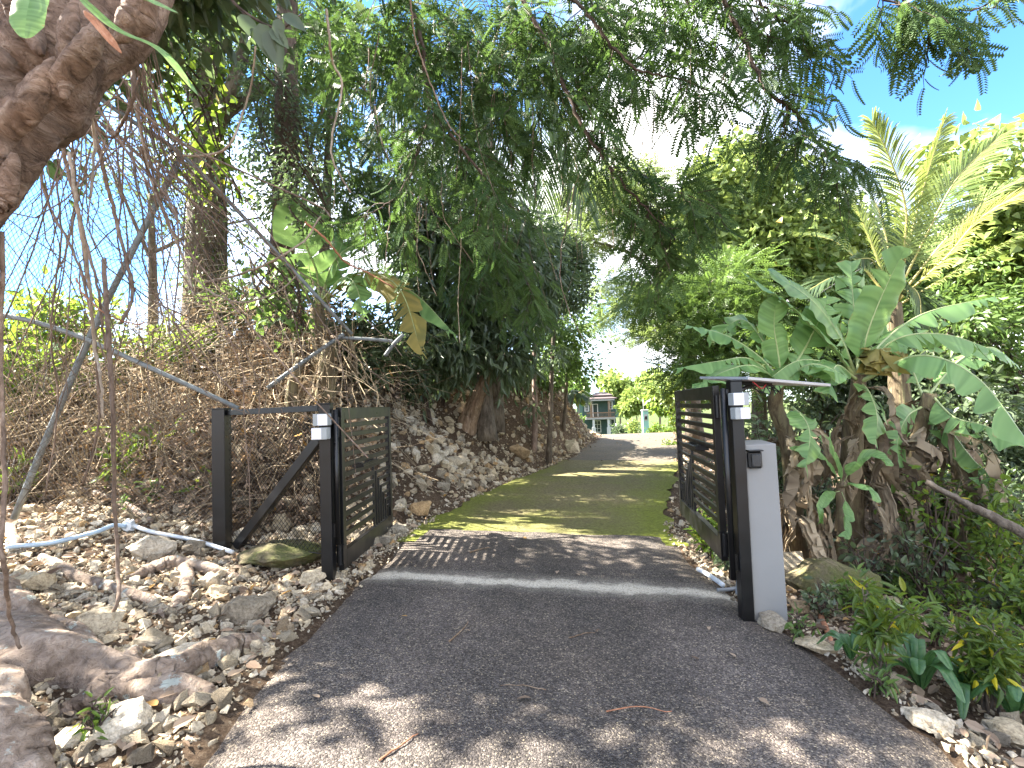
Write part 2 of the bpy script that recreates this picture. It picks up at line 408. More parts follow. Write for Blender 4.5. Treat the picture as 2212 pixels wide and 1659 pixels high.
def mossy_material():
    m, n, b, o = newmat("old_asphalt_under_moss")
    t = N(n, 'ShaderNodeTexCoord'); a = N(n, 'ShaderNodeAttribute', attribute_name='tint')
    z = N(n, 'ShaderNodeTexNoise', Scale=1.1, Detail=7.0, Roughness=.65); zf = N(n, 'ShaderNodeTexNoise', Scale=24.0, Detail=6.0, Roughness=.75); v = N(n, 'ShaderNodeTexVoronoi', Scale=60.0)
    for k in (z, zf, v): n.links.new(t.outputs['Object'], k.inputs[0])
    asp = ramp(n, zf.outputs['Fac'], [(0.3, (.07, .06, .03)), (0.52, (.16, .138, .07)), (0.64, (.22, .192, .105)), (0.78, (.42, .38, .27))])
    moss = ramp(n, zf.outputs['Fac'], [(0.3, (.08, .095, .014)), (0.6, (.19, .215, .035)), (0.8, (.30, .31, .08))])
    ad = N(n, 'ShaderNodeMath', operation='ADD'); n.links.new(z.outputs['Fac'], ad.inputs[0]); n.links.new(a.outputs['Fac'], ad.inputs[1])
    mul = N(n, 'ShaderNodeMath', operation='MULTIPLY_ADD'); n.links.new(zf.outputs['Fac'], mul.inputs[0]); mul.inputs[1].default_value = .5; n.links.new(ad.outputs[0], mul.inputs[2])
    f = ramp(n, mul.outputs[0], [(0.86, (0, 0, 0)), (1.08, (.55, .55, .55)), (1.5, (1, 1, 1))])
    f.color_ramp.elements[0].position = .50; f.color_ramp.elements[1].position = .68; f.color_ramp.elements[2].position = .88
    sc = N(n, 'ShaderNodeMath', operation='MULTIPLY'); n.links.new(mul.outputs[0], sc.inputs[0]); sc.inputs[1].default_value = .7
    n.links.new(sc.outputs[0], f.inputs[0])
    n.links.new(mixc(n, f.outputs[0], asp.outputs[0], moss.outputs[0]), b.inputs['Base Color'])
    b.inputs['Roughness'].default_value = .92; b.inputs['Specular IOR Level'].default_value = .15
    bump(n, b, zf.outputs['Fac'], .02); return m

def track_material():
    m, n, b, o = newmat("worn_drive_with_leaf_dust")
    t = N(n, 'ShaderNodeTexCoord')
    z = N(n, 'ShaderNodeTexNoise', Scale=.8, Detail=6.0, Roughness=.6); zf = N(n, 'ShaderNodeTexNoise', Scale=14.0, Detail=6.0, Roughness=.75)
    for k in (z, zf): n.links.new(t.outputs['Object'], k.inputs[0])
    c = ramp(n, zf.outputs['Fac'], [(0.3, (.05, .042, .03)), (0.55, (.105, .088, .064)), (0.78, (.17, .145, .11))])
    d = ramp(n, z.outputs['Fac'], [(0.35, (.8, .78, .78)), (0.7, (1.2, 1.12, 1.0))])
    n.links.new(mixc(n, 1.0, c.outputs[0], d.outputs[0], 'MULTIPLY'), b.inputs['Base Color'])
    b.inputs['Roughness'].default_value = .95; bump(n, b, zf.outputs['Fac'], .02); return m

def rock_material(name="weathered_limestone", warm=0.0):
    m, n, b, o = newmat(name)
    t = N(n, 'ShaderNodeTexCoord'); a = N(n, 'ShaderNodeAttribute', attribute_name='tint'); oi = N(n, 'ShaderNodeObjectInfo')
    z = N(n, 'ShaderNodeTexNoise', Scale=9.0, Detail=8.0, Roughness=.7); zf = N(n, 'ShaderNodeTexNoise', Scale=55.0, Detail=4.0, Roughness=.7)
    for k in (z, zf): n.links.new(t.outputs['Object'], k.inputs[0])
    add = N(n, 'ShaderNodeMath', operation='ADD'); n.links.new(a.outputs['Fac'], add.inputs[0]); n.links.new(oi.outputs['Random'], add.inputs[1])
    fr = N(n, 'ShaderNodeMath', operation='FRACT'); n.links.new(add.outputs[0], fr.inputs[0])
    c = ramp(n, fr.outputs[0], [(0.0, (.27, .235, .185)), (0.2, (.50, .44, .34)), (0.4, (.54, .455, .32)), (0.7, (.66, .60, .50)), (0.84, (.28, .25, .20)), (1.0, (.50, .34, .18))])
    d = ramp(n, z.outputs['Fac'], [(0.3, (.36, .34, .30)), (0.45, (.85, .82, .77)), (0.7, (1.15, 1.12, 1.06))])
    e = ramp(n, zf.outputs['Fac'], [(0.32, (.5, .48, .46)), (0.55, (1.0, 1.0, 1.0)), (0.8, (1.12, 1.12, 1.1))])
    n.links.new(mixc(n, 1.0, mixc(n, 1.0, c.outputs[0], d.outputs[0], 'MULTIPLY'), e.outputs[0], 'MULTIPLY'), b.inputs['Base Color'])
    b.inputs['Roughness'].default_value = .92; b.inputs['Specular IOR Level'].default_value = .15
    bump(n, b, z.outputs['Fac'], .03); return m

def mossy_rock():
    m = rock_material("moss_streaked_rock"); n = m.node_tree; b = [k for k in n.nodes if k.type == 'BSDF_PRINCIPLED'][0]; src = b.inputs['Base Color'].links[0].from_socket
    t = N(n, 'ShaderNodeTexCoord'); z = N(n, 'ShaderNodeTexNoise', Scale=4.0, Detail=7.0, Roughness=.7); n.links.new(t.outputs['Object'], z.inputs[0]); f = ramp(n, z.outputs['Fac'], [(.36, (0, 0, 0)), (.6, (.9, .9, .9))])
    dk = mixc(n, 1.0, src, (.55, .53, .48), 'MULTIPLY'); n.links.new(mixc(n, f.outputs[0], dk, (.10, .11, .035)), b.inputs['Base Color']); return m
M_ground, M_asphalt, M_moss, M_track, M_rock = ground_material(), asphalt_material(), mossy_material(), track_material(), rock_material()
M_mossrock = mossy_rock()
M_pale = plain("pale_concrete", (.5, .47, .41), .9, var=.35, scale=30, bd=.01)
M_black = plain("black_gate_paint", (.0055, .0055, .006), .34, var=.3, scale=5, spec=.5)
M_pillar = plain("grey_smooth_render", (.235, .235, .228), .8, var=.07, scale=3, bd=.004)
M_white = plain("white_plastic", (.74, .73, .76), .4, var=.04)
M_lampgrey = plain("grey_plastic", (.32, .34, .34), .45, var=.06)
M_alu = plain("anodised_aluminium", (.40, .42, .44), .35, .6, var=.08)
M_solar = plain("solar_cells", (.01, .014, .03), .12, var=.3)
M_galv = plain("galvanised_steel", (.17, .185, .185), .6, .25, var=.5, scale=12, bd=.004)
M_wire = plain("rusty_wire", (.10, .085, .07), .7, .3, var=.4)
M_pvc = plain("weathered_white_pvc", (.55, .58, .6), .5, var=.2, scale=9)
M_bluepvc = plain("pale_blue_pvc", (.36, .47, .58), .5, var=.25, scale=9)
M_ficus = barkmat("smooth_fig_bark", (.09, .06, .045), (.27, .185, .138), (.46, .355, .285), (7, 3, 7), .05, cracks=.9)
M_figroot = barkmat("pale_fig_root", (.19, .14, .105), (.34, .265, .21), (.45, .38, .32), (7, 7, 7), .05, lichen=.8, cracks=.75)
M_aerial = barkmat("aerial_root_bark", (.10, .07, .05), (.2, .145, .11), (.3, .24, .2), (14, 14, 6), .004)
M_bark = barkmat("rough_grey_bark", (.07, .055, .042), (.17, .14, .11), (.27, .23, .19), (7, 7, 2), .03)
M_darkbark = barkmat("dark_twig_bark", (.045, .032, .026), (.10, .072, .058), (.16, .12, .10), (9, 9, 4), .01)
M_dead = barkmat("bare_dead_wood", (.12, .075, .045), (.30, .21, .14), (.45, .36, .27), (10, 10, 1.5), .03)
M_brush = leafmat("dry_brush", (.13, .095, .06), (.46, .37, .25), (.4, .3, .16), .12, .8, spec=.1)
M_litter = leafmat("dry_leaf", (.10, .065, .045), (.36, .27, .19), (.3, .18, .08), .12, .7, old=(.38, .22, .07), spec=.15)

# ------------------------------------------------------------------ ground, drive
def axis(fine0, fine1, step, lo, hi):
    a = np.arange(fine0, fine1, step); up, dn, s = [fine1], [], step
    while up[-1] < hi: s *= 1.25; up.append(up[-1] + s)
    s, x = step, fine0
    while x > lo: s *= 1.25; x -= s; dn.append(x)
    return np.concatenate([dn[::-1], a, up])
gx, gy = axis(-9, 9, .11, -500, 500), axis(0.6, 24, .11, -120, 900)
GX, GY = np.meshgrid(gx, gy, indexing='ij')
GZ = H(GX, GY)
ins = np.abs(GX - roadc(GY)) < hw(GY) - .02
GZ = np.where(ins & (GY > -8) & (GY < 46), roadz(GX, GY) - .035, GZ)
nx, ny = len(gx), len(gy)
ii, jj = np.meshgrid(np.arange(nx - 1), np.arange(ny - 1), indexing='ij')
Fg = np.stack([ii * ny + jj, (ii + 1) * ny + jj, (ii + 1) * ny + jj + 1, ii * ny + jj + 1], -1).reshape(-1, 4)
g = Geo(); g.add(np.stack([GX, GY, GZ], -1), [Fg])
ground_o = tag(g.build("ground", M_ground), kind='structure')

def sheet(name, mat, y0, y1, step, dz, edge0=None, edge1=None, dw=0.0, cols=23, wob=.05, tintf=None, drop=.0):
    ys = np.arange(y0, y1 + step * .5, step); u = np.linspace(-1, 1, cols)
    Y, Uu = np.meshgrid(ys, u, indexing='ij')
    c = roadc(Y)
    X = c + Uu * (hw(Y) + dw) + np.sign(Uu) * np.abs(Uu) ** 6 * ((vnoise(Y, Uu * 0, 1.7, 4 + 7 * (u[-1] > 0)) - .5) * 2 * wob + (vnoise(Y, Uu * 3, 6, 40) - .5) * wob)
    if edge1 is not None: Y = Y + sstep(y1 - .5, y1, Y) * edge1(Uu)
    if edge0 is not None: Y = Y + (1 - sstep(y0, y0 + .5, Y)) * edge0(Uu)
    Z = roadz(X, Y) + dz - drop * np.abs(Uu) ** 14
    T = tintf(Uu, Y) if tintf else np.full(Y.shape, .5)
    n1, n2 = Y.shape
    a, b = np.meshgrid(np.arange(n1 - 1), np.arange(n2 - 1), indexing='ij')
    F = np.stack([a * n2 + b, a * n2 + b + 1, (a + 1) * n2 + b + 1, (a + 1) * n2 + b], -1).reshape(-1, 4)
    gg = Geo(); gg.add(np.stack([X, Y, Z], -1), [F], T.ravel())
    return tag(gg.build(name, mat), kind='structure')
sheet("driveway", M_asphalt, -6, 6.35, .12, .012, edge1=lambda u: .12 * u ** 2 * 0 + .1 * (vnoise(u * 4, u * 0, 1.3, 8) - .5) - .14 * u, drop=.05, dw=.02, wob=.09, tintf=lambda u, y: .5 + .5 * u)
sheet("mossy_driveway", M_moss, 5.9, 13.4, .1, .004, edge1=lambda u: -.5 * u + .35 * (vnoise(u * 3, u * 0, 1.5, 2) - .5), cols=31, wob=.12, dw=-.02,
      tintf=lambda u, y: .36 * np.abs(u) ** 3.0 + .22 * (1 - sstep(6.4, 8.6, y)) * (.4 + .6 * np.abs(u)) + .12 * sstep(.3, .9, u) + .0 * y - .18 * sstep(11.0, 13, y))
sheet("upper_driveway", M_track, 12.7, 45, .25, -.002, cols=19, wob=.2, dw=-.03)
# ------------------------------------------------------------------ stones
def hull(npts, seed, flat=.75, sub=0):
    g_ = np.random.default_rng(seed); p = nrm(g_.normal(size=(npts, 3))) * (.75 + .35 * g_.random((npts, 1))); p[:, 2] *= flat; p[:, 0] *= 1.15
    bm = bmesh.new()
    for v in p: bm.verts.new(v)
    r = bmesh.ops.convex_hull(bm, input=bm.verts)
    for v in [v for v in bm.verts if not v.link_faces]: bm.verts.remove(v)
    bmesh.ops.triangulate(bm, faces=bm.faces)
    if sub:
        for _ in range(sub):
            bmesh.ops.subdivide_edges(bm, edges=bm.edges, cuts=1, use_grid_fill=True)
            bmesh.ops.triangulate(bm, faces=bm.faces)
        for v in bm.verts:
            k = 1 + .10 * (vnoise(v.co.x * 2.2 + seed, v.co.y * 2.2 + v.co.z * 1.7, 1, seed) - .5) * 2 + .07 * (vnoise(v.co.x * 6 + seed, v.co.z * 6 + v.co.y * 3, 1, seed + 3) - .5) * 2
            v.co *= float(k)
    bm.verts.index_update()
    V = np.array([v.co[:] for v in bm.verts]); F = np.array([[v.index for v in f.verts] for f in bm.faces]); bm.free()
    return V, [F]
HULLS = [hull(13, 100 + i) for i in range(10)]
MID = [hull(13, 100 + i, .75, 1) for i in range(10)]
PEB = [hull(7, 160 + i) for i in range(4)]
BIG = [hull(22, 200 + i, .8, 2) for i in range(8)]
def randrot(n, g_=rng, tilt=1.0):
    q = nrm(g_.normal(size=(n, 4)) * np.array([1, tilt, tilt, 1])); w, x, y, z = q.T
    return np.stack([np.stack([1 - 2 * (y * y + z * z), 2 * (x * y - z * w), 2 * (x * z + y * w)], -1),
                     np.stack([2 * (x * y + z * w), 1 - 2 * (x * x + z * z), 2 * (y * z - x * w)], -1),
                     np.stack([2 * (x * z - y * w), 2 * (y * z + x * w), 1 - 2 * (x * x + y * y)], -1)], -2)
def stones_at(x, y, size, seed, geo=None, sink=.32):
    g_ = np.random.default_rng(seed)
    z = H(x, y) + size * (.5 - sink * 1.6)
    pos = np.stack([x, y, z], 1); B = randrot(len(x), g_, .45) * (size[:, None, None] * .62)
    k = g_.integers(0, len(HULLS), len(x)); tnt = g_.random(len(x))
    for i in range(len(HULLS)):
        m = k == i; scatter(geo, HULLS[i], pos[m], B[m], tnt[m])
# where stones lie: the flat by the gate, the face of the bank, the right verge
def sample(n, x0, x1, y0, y1, keep, g_):
    x = g_.uniform(x0, x1, n); y = g_.uniform(y0, y1, n); k = g_.random(n) < keep(x, y); return x[k], y[k]
g_ = np.random.default_rng(3)
edge = lambda x, y: np.maximum(-(x - roadc(y)) - hw(y), 0)
redge = lambda x, y: np.maximum((x - roadc(y)) - hw(y), 0)
A1 = sample(16000, -5.5, -1.2, 1.2, 7.0, lambda x, y: (edge(x, y) > .03) * (bankw(x, y) <= .2) * (1 - .5 * sstep(4.2, 6, y)) * (.45 + .55 * vnoise(x, y, 1.3, 7)), g_)
A2 = sample(60000, -6, 5.0, 5.6, 24, lambda x, y: (edge(x, y) > .02) * (edge(x, y) < 4.5) * np.where(bankw(x, y) > 0, 1 - .85 * sstep(1.2, 2.7, bankw(x, y)), .7) * (.15 + .85 * vnoise(x, y, .8, 31)) * np.where(x < -2.6, .45, 1.0) * (1 - .65 * sstep(12, 20, y)), g_)
A3 = sample(9000, 1.7, 6.5, 1.6, 14, lambda x, y: (redge(x, y) > .02) * (1 - .9 * sstep(.4, 2.2, redge(x, y))) * (.2 + .8 * vnoise(x, y, 1.4, 17)) * .75, g_)
A4 = sample(9000, -1.7, 2.2, 1.4, 13.5, lambda x, y: ((np.abs(x - roadc(y)) > hw(y) - .07 * vnoise(x, y, 2, 5)) & (np.abs(x - roadc(y)) < hw(y) + .25)) * .8, g_)
sz1 = .018 + .11 * g_.random(len(A1[0])) ** 4.0
sz2 = .03 + .20 * g_.random(len(A2[0])) ** 3.5
sz3 = .02 + .12 * g_.random(len(A3[0])) ** 4
sz4 = .015 + .03 * g_.random(len(A4[0])) ** 2
SX = np.concatenate([A1[0], A2[0], A3[0], A4[0]]); SY = np.concatenate([A1[1], A2[1], A3[1], A4[1]]); SZ = np.concatenate([sz1, sz2, sz3, sz4])
rank = SZ / np.hypot(SX, SY)
order = np.argsort(-rank); bigi, rest = order[:290], order[290:]
g = Geo(); stones_at(SX[rest], SY[rest], SZ[rest], 77, g)
for (n_, x0, x1, y0, y1, kp) in ((4000, -1.7, 2.3, 1.4, 7, lambda x, y: np.abs(np.abs(x - roadc(y)) - hw(y)) < .10), (11000, -4.5, -1.2, 1.2, 6.5, lambda x, y: (edge(x, y) > 0) * (bankw(x, y) <= .1) * .8), (7000, 1.7, 4.5, 1.4, 6.5, lambda x, y: (redge(x, y) > 0) * (1 - .8 * sstep(.2, 1.5, redge(x, y)))), (13000, -4, 4.5, 6, 20, lambda x, y: (edge(x, y) > 0) * (edge(x, y) < 3) * .6)):
    x_, y_ = sample(n_, x0, x1, y0, y1, kp, g_); s_ = (.008 + .022 * g_.random(len(x_)) ** 2) * (1 + .6 * (y_ > 6.5)); z_ = np.where(np.abs(x_ - roadc(y_)) < hw(y_), roadz(x_, y_) + .004, H(x_, y_)) + s_ * .3; k_ = g_.integers(0, 4, len(x_)); t_ = g_.random(len(x_)); B_ = randrot(len(x_), g_, .6) * s_[:, None, None]
    for i in range(4): scatter(g, PEB[i], np.stack([x_, y_, z_], 1)[k_ == i], B_[k_ == i], t_[k_ == i])
rub = tag(g.build("rubble", M_rock, parent=ground_o, smooth=False), kind='stuff')
stone_me = []
for i, hl in enumerate(MID):
    g = Geo(); g.add(hl[0], hl[1], i / 10.0); o = g.build("stone", M_rock, smooth=False, link=False); stone_me.append(o.data); bpy.data.objects.remove(o)
zz = H(SX[bigi], SY[bigi]); rr = randrot(len(bigi), g_, .45)
for k, i in enumerate(bigi):
    o = bpy.data.objects.new("stone", stone_me[k % 10]); COL.objects.link(o); o.parent = ground_o
    m = Matrix(rr[k].tolist()).to_4x4(); s = SZ[i] * .62
    o.matrix_local = Matrix.Translation((SX[i], SY[i], zz[k] + SZ[i] * .12)) @ m @ Matrix.Diagonal((s, s, s * (.8 + .3 * random.random()), 1))

# ------------------------------------------------------------------ loose rocks one can point at
def rock(px, py, wpx, label, k=0, hk=.75, rot=0.0, tint=None, sink=.2, mat=None, pos=None):
    p = ground(px, py) if pos is None else pos
    d = (p - EYE).dot(F0); s = wpx / FPX * d * .5
    V, F = BIG[k % len(BIG)]
    g = Geo(); g.add(V * np.array([s * .9, s * .8, s * hk]), F, (k * .37 % 1) if tint is None else tint)
    o = g.build("limestone_rock", mat or M_rock, smooth=False)
    o.location = (p.x, p.y, p.z + s * hk * (.8 - sink * 2) + s * .0); o.rotation_euler = (random.uniform(-.15, .15), random.uniform(-.15, .15), rot)
    return tag(o, label, "rock", "loose limestone rocks")
rock(530, 1335, 112, "big mossy yellowish rock on the rubble beside the driveway edge", 0, .72, .4, .45)
rock(680, 1258, 70, "dark grey rounded rock at the foot of the left gate post", 1, .8, 1, .93)
rock(610, 1212, 190, "long flat mossy boulder under the chain link gate side panel", 2, .42, .1, .9, mat=M_mossrock)
rock(205, 1362, 110, "large pale squarish rock behind the fig root with orange leaf", 3, .75, .7, .48)
rock(255, 1325, 66, "flat tan rock lying between brown leaf and thin branch", 4, .6, .2, .4)
rock(70, 1268, 100, "wide yellowish rock at the picture edge beside a thin aerial root", 5, .6, .5, .5)
rock(330, 1196, 96, "grey block of rock behind the forked pale root", 6, .7, .3, .15)
rock(420, 1192, 56, "pinkish round rock beside the white pipe end", 7, .85, 1.2, .55)
rock(330, 1395, 80, "grey flat slab rock resting in the middle of the rubble", 1, .5, .2, .95)
rock(412, 1425, 160, "long pale low rock lying just behind the cut root", 2, .32, .12, .7)
rock(178, 1440, 84, "grey speckled boulder touching the thick fig root", 3, .85, .9, .22)
rock(262, 1578, 150, "big grey rough boulder in front of the thick fig root", 4, .62, .2, .2)
rock(150, 1605, 100, "cream flat rock in front of the fig root near the weed", 5, .5, .6, .6)
rock(225, 1632, 46, "small white rock below the big grey boulder", 6, .7, .3, .7)
rock(452, 1265, 44, "orange yellow upright rock beside the forked root", 7, 1.1, .2, .98)
rock(470, 1285, 50, "small grey rock leaning on the forked root tip", 0, .8, .1, .3)
rock(285, 1420, 50, "round beige rock between thick root and grey slab", 1, .9, 0, .5)
rock(345, 1448, 46, "small white angular rock above the cut root", 2, .9, .4, .72)
rock(318, 1425, 48, "egg shaped grey rock next to the round beige rock", 3, .9, 2, .25)
rock(1656, 1340, 78, "yellowish rock wedged between grey pillar and driveway edge", 4, .55, .1, .5, pos=ground(1668, 1352))
rock(1712, 1250, 90, "tall pale boulder with lit stripes beside the grey pillar", 5, 1.25, .3, .65)
rock(1790, 1290, 190, "big moss streaked boulder sloping down behind the grey pillar", 6, .75, -.5, .9, mat=M_mossrock)
rock(1725, 1325, 64, "grey angular rock at the bottom of the sloping boulder", 7, .85, .9, .2)
rock(1905, 1340, 120, "broad sunlit mossy rock behind the croton shrub", 0, .75, .2, .5, mat=M_mossrock)
rock(1960, 1232, 86, "tan rock lying up the right slope", 1, .55, .2, .98)
rock(1760, 1400, 86, "flat grey kerb rock half buried at the driveway edge", 2, .45, -.5, .25)
rock(2000, 1560, 110, "long pale rock along the lower right driveway edge", 3, .38, -.45, .6)
rock(2190, 1600, 110, "white sunlit rock in the lower right corner", 4, .6, .3, .7)
rock(1230, 975, 60, "mossy boulder at the foot of the bank near the drive crest", 5, .8, .2, .42)
rock(745, 1105, 50, "greenish rock near the bottom of the left gate leaf", 6, .8, .2, .9)
rock(860, 1150, 44, "small mossy rock beside the open end of the left gate", 7, .8, .2, .9)
rock(905, 1110, 60, "grey blocky rock low on the bank behind the left gate", 0, .8, .5, .2)
rock(985, 1010, 56, "pale rock sticking out of the middle of the bank", 1, .9, .5, .6)
rock(1120, 985, 52, "pale grey boulder below the thin brown tree", 2, .9, .5, .7)
# ------------------------------------------------------------------ gates
def gate_leaf(name, near_b, near_t, far_b, side, label):
    """a leaf of horizontal slats; the lower far corner is filled with nested angle bars"""
    hz = near_t.z - near_b.z
    d = Vector((far_b.x - near_b.x, far_b.y - near_b.y, 0)); L_ = d.length; rz = math.atan2(d.y, d.x)
    root = empty(name, near_b, label, "gate", "driveway gate leaves", rz)
    def bar(nm, x0, x1, z0, z1, y0=-.012, y1=.012, mat=M_black, lab=None):
        g = Geo(); box(g, x0, x1, y0, y1, z0, z1, ch=.003); o = g.build(nm, mat, root, smooth=False); return o
    st, tr, br = .075, .115, .17
    bar("stile", 0, st, 0, hz, -.025, .025); bar("stile", L_ - st, L_, 0, hz, -.025, .025)
    bar("top_rail", st, L_ - st, hz - tr, hz, -.025, .025); bar("bottom_rail", st, L_ - st, 0, br, -.025, .025)
    n = 13; pitch = (hz - tr - br) / n; sh = pitch * .5
    zs = [hz - tr - pitch * (i + 1) + (pitch - sh) * .3 for i in range(n)]
    v0 = st + (L_ - 2 * st) * .60; step = (L_ - st - v0) / 6.6
    for i in range(n - 1):
        z = zs[i]
        if i < 6: bar("slat", st, L_ - st, z, z + sh)
        else:
            bar("slat", st, v0, z, z + sh)
            vx = v0 + step * (i - 5)
            if i < 12: bar("angle_slat", vx, L_ - st, z, z + sh * .7)
    bar("upright_bar", v0, v0 + .035, br, zs[5], -.011, .011)
    for i in range(6):
        vx = v0 + step * (i + 1); zt = zs[6 + i]
        bar("upright_bar", vx, vx + .03, br, zt, -.011, .011)
    zl = zs[5] + sh
    g = Geo(); box(g, v0 - .5, v0 - .02, -.055 * side - .015, -.055 * side + .015, zl + .005, zl + .04, ch=.004); box(g, v0 - .5, v0 - .46, -.05, .05, zl, zl + .05, ch=.003); box(g, v0 - .12, v0 - .08, -.05, .05, zl, zl + .05, ch=.003)
    g.build("drop_bolt", M_black, root, smooth=False)
    for z in (hz * .10, hz * .88):
        g = Geo(); tube(g, [(-.035, 0, z - .09), (-.035, 0, z + .09)], .022, 10); box(g, -.03, .05, -.034, -.026, z - .08, z + .08); box(g, -.03, .05, .026, .034, z - .08, z + .08)
        g.build("hinge", M_black, root, smooth=False)
    return root, L_, rz

lnb, lnt = P(738, 1232, 4.6), P(738, 880, 4.6)
lfb = P(845, 1143, 6.2)
gate_leaf("gate", lnb, lnt, lfb, 1, "black slatted gate leaf standing open against the rocky bank")
rnb, rnt = P(1566, 1212, 4.0), P(1566, 832, 4.0)
rfb = P(1474, 1105, 5.76)
gate_leaf("gate", rnb, rnt, rfb, -1, "black slatted gate leaf standing open beside the grey pillar")

def post(px, ptop, d, w, label, extra=0.0):
    t = P(px, ptop, d); zb = Hs(t.x, t.y) - .25
    root = empty("gate_post", (t.x, t.y, zb), label, "gate post", "steel gate posts")
    h = t.z - zb
    g = Geo(); box(g, -w / 2, w / 2, -w / 2, w / 2, 0, h, ch=.004); g.build("post_tube", M_black, root, smooth=False)
    g = Geo(); box(g, -w / 2 - .004, w / 2 + .004, -w / 2 - .004, w / 2 + .004, h, h + .012, ch=.003); g.build("post_cap", M_black, root, smooth=False)
    return root, t, h
lp, lpt, lph = post(704, 873, 4.58, .10, "black steel post that carries the gate leaf by the bank")
rp, rpt, rph = post(1585, 824, 3.90, .088, "black steel post standing against the grey pillar")
for rt, h, sx in ((lp, lph, 1), (rp, rph, -1)):
    g = Geo(); tube(g, [(sx * .085, 0, .55), (sx * .085, 0, h - .05)], .022, 10); g.build("hinge_tube", M_black, rt, smooth=True)
    for z in (.62, h - .18):
        g = Geo(); box(g, min(sx * .045, sx * .085), max(sx * .045, sx * .085), -.012, .012, z, z + .12); g.build("hinge_plate", M_black, rt, smooth=False)

# square lamps on the posts: a grey cube with a white square lens
def cube_lamp(px, py, d, s, label, lens_side):
    p = P(px, py, d)
    root = empty("square_lamp", p, label, "lamp", "square lamps on the gate posts")
    g = Geo(); box(g, -s * .62, s * .62, -.01, s * .9, -s / 2, s / 2, ch=.004); g.build("lamp_body", M_lampgrey, root, smooth=False)
    g = Geo(); x0, x1 = (-s * .62, s * .2) if lens_side < 0 else (-s * .2, s * .62)
    box(g, x0, x1, -.018, -.0095, -s / 2 + .003, s / 2 - .003, ch=.002); g.build("lens", M_white, root, smooth=False)
    return root
cube_lamp(692, 907, 4.46, .105, "upper square lamp on the post by the bank", 1)
cube_lamp(690, 937, 4.44, .105, "lower square lamp on the post by the bank", -1)
cube_lamp(1600, 862, 3.78, .095, "upper square lamp on the post beside the grey pillar", -1)
cube_lamp(1603, 893, 3.76, .088, "lower square lamp on the post beside the grey pillar", 1)

# side panel of post, rail, brace and chain link
sa, sb = P(478, 888, 5.15), P(690, 882, 4.65)
zb = Hs(sa.x, sa.y) - .2
fp = empty("fence_panel", (sa.x, sa.y, zb), "black framed chain link side panel with a diagonal brace between post and bank", "fence")
def rel(v): return Vector(v) - Vector((sa.x, sa.y, zb))
g = Geo(); box(g, -.065, .065, -.065, .065, 0, sa.z - zb + .02, ch=.004); g.build("post", M_black, fp, smooth=False)
g = Geo(); box(g, -.07, .07, -.07, .07, sa.z - zb + .02, sa.z - zb + .03); g.build("post_cap", M_black, fp, smooth=False)
def beam(nm, a, b, w, h, parent, mat=M_black, n=1):
    a, b = Vector(a), Vector(b); v = b - a
    q = v.to_track_quat('X', 'Z').to_matrix().to_4x4(); q.translation = a
    g = Geo(); box(g, 0, v.length, -w / 2, w / 2, -h / 2, h / 2, M=q, ch=.003); return g.build(nm, mat, parent, smooth=False)
beam("top_rail", rel(sa) + Vector((.06, 0, -.02)), rel(sb) + Vector((0, 0, .0)), .05, .055, fp)
bl = P(512, 1180, 5.1); br_ = P(690, 948, 4.67)
beam("diagonal_brace", rel(bl), rel(br_), .07, .09, fp)
c0, c1 = P(497, 1172, 5.1), P(696, 1196, 4.66)
g = Geo(); tube(g, [rel(c0), rel(c1)], .006, 5); g.build("bottom_wire", M_black, fp)
def chain_link(geo, q00, q10, q01, q11, nu, nv, r=.0022, bulge=0.0, jit=0.0, seed=0):
    """woven diamonds over the four-cornered patch q00 (bottom start), q10 (bottom end), q01 (top start), q11 (top end)"""
    q = [np.array(tuple(v)) for v in (q00, q10, q01, q11)]
    nrmv = nrm(np.cross(q[1] - q[0], q[2] - q[0])); gg = np.random.default_rng(seed)
    off = gg.normal(0, 1, (8, 8))
    def s(u, v):
        b = q[0] * (1 - u) * (1 - v) + q[1] * u * (1 - v) + q[2] * (1 - u) * v + q[3] * u * v
        k = bulge * math.sin(math.pi * u) * math.sin(math.pi * v) + jit * off[int(u * 6.99), int(v * 6.99)]
        return b + nrmv * k
    step = nv / nu
    for i in range(-nv, nu + 1):
        for sg in (1, -1):
            pts = []
            for j in range(nv + 1):
                u = (i + j) / nu if sg > 0 else (i + nv - j) / nu
                if -1e-9 <= u <= 1 + 1e-9: pts.append(s(min(max(u, 0), 1), j / nv))
            if len(pts) > 1: tube(geo, pts, r, 3, cap=False)
g = Geo(); chain_link(g, rel(c0) + Vector((0, 0, .01)), rel(c1) + Vector((0, 0, .01)), rel(P(494, 905, 5.1)), rel(P(690, 898, 4.66)), 24, 24, .0026)
g.build("chain_link_mesh", M_black, fp, smooth=False)

# grey rendered pillar with entry box
pb = P(1655, 1320, 3.85)
ptl, ptr = P(1611, 962, 3.86), P(1675, 960, 3.88)
pw = (ptr - ptl).length
pz = Hs(pb.x, pb.y) - .35
pc = (ptl + ptr) / 2
pil = empty("concrete_pillar", (pc.x, pc.y + pw * .5, pz), "grey rendered concrete pillar with a bevelled top beside the black post", "pillar")
g = Geo(); hh = ptl.z - pz
V = np.array([[-pw / 2, -pw / 2, 0], [pw / 2 + .02, -pw / 2, 0], [pw / 2 + .02, pw / 2, 0], [-pw / 2, pw / 2, 0], [-pw / 2, -pw / 2, hh], [pw / 2, -pw / 2, hh + .005], [pw / 2, pw / 2, hh + .02], [-pw / 2, pw / 2, hh + .02]])
g.add(V, [np.array([[3, 2, 1, 0], [4, 5, 6, 7], [0, 1, 5, 4], [1, 2, 6, 5], [2, 3, 7, 6], [3, 0, 4, 7]])])
o = g.build("pillar_shaft", M_pillar, pil, smooth=False)
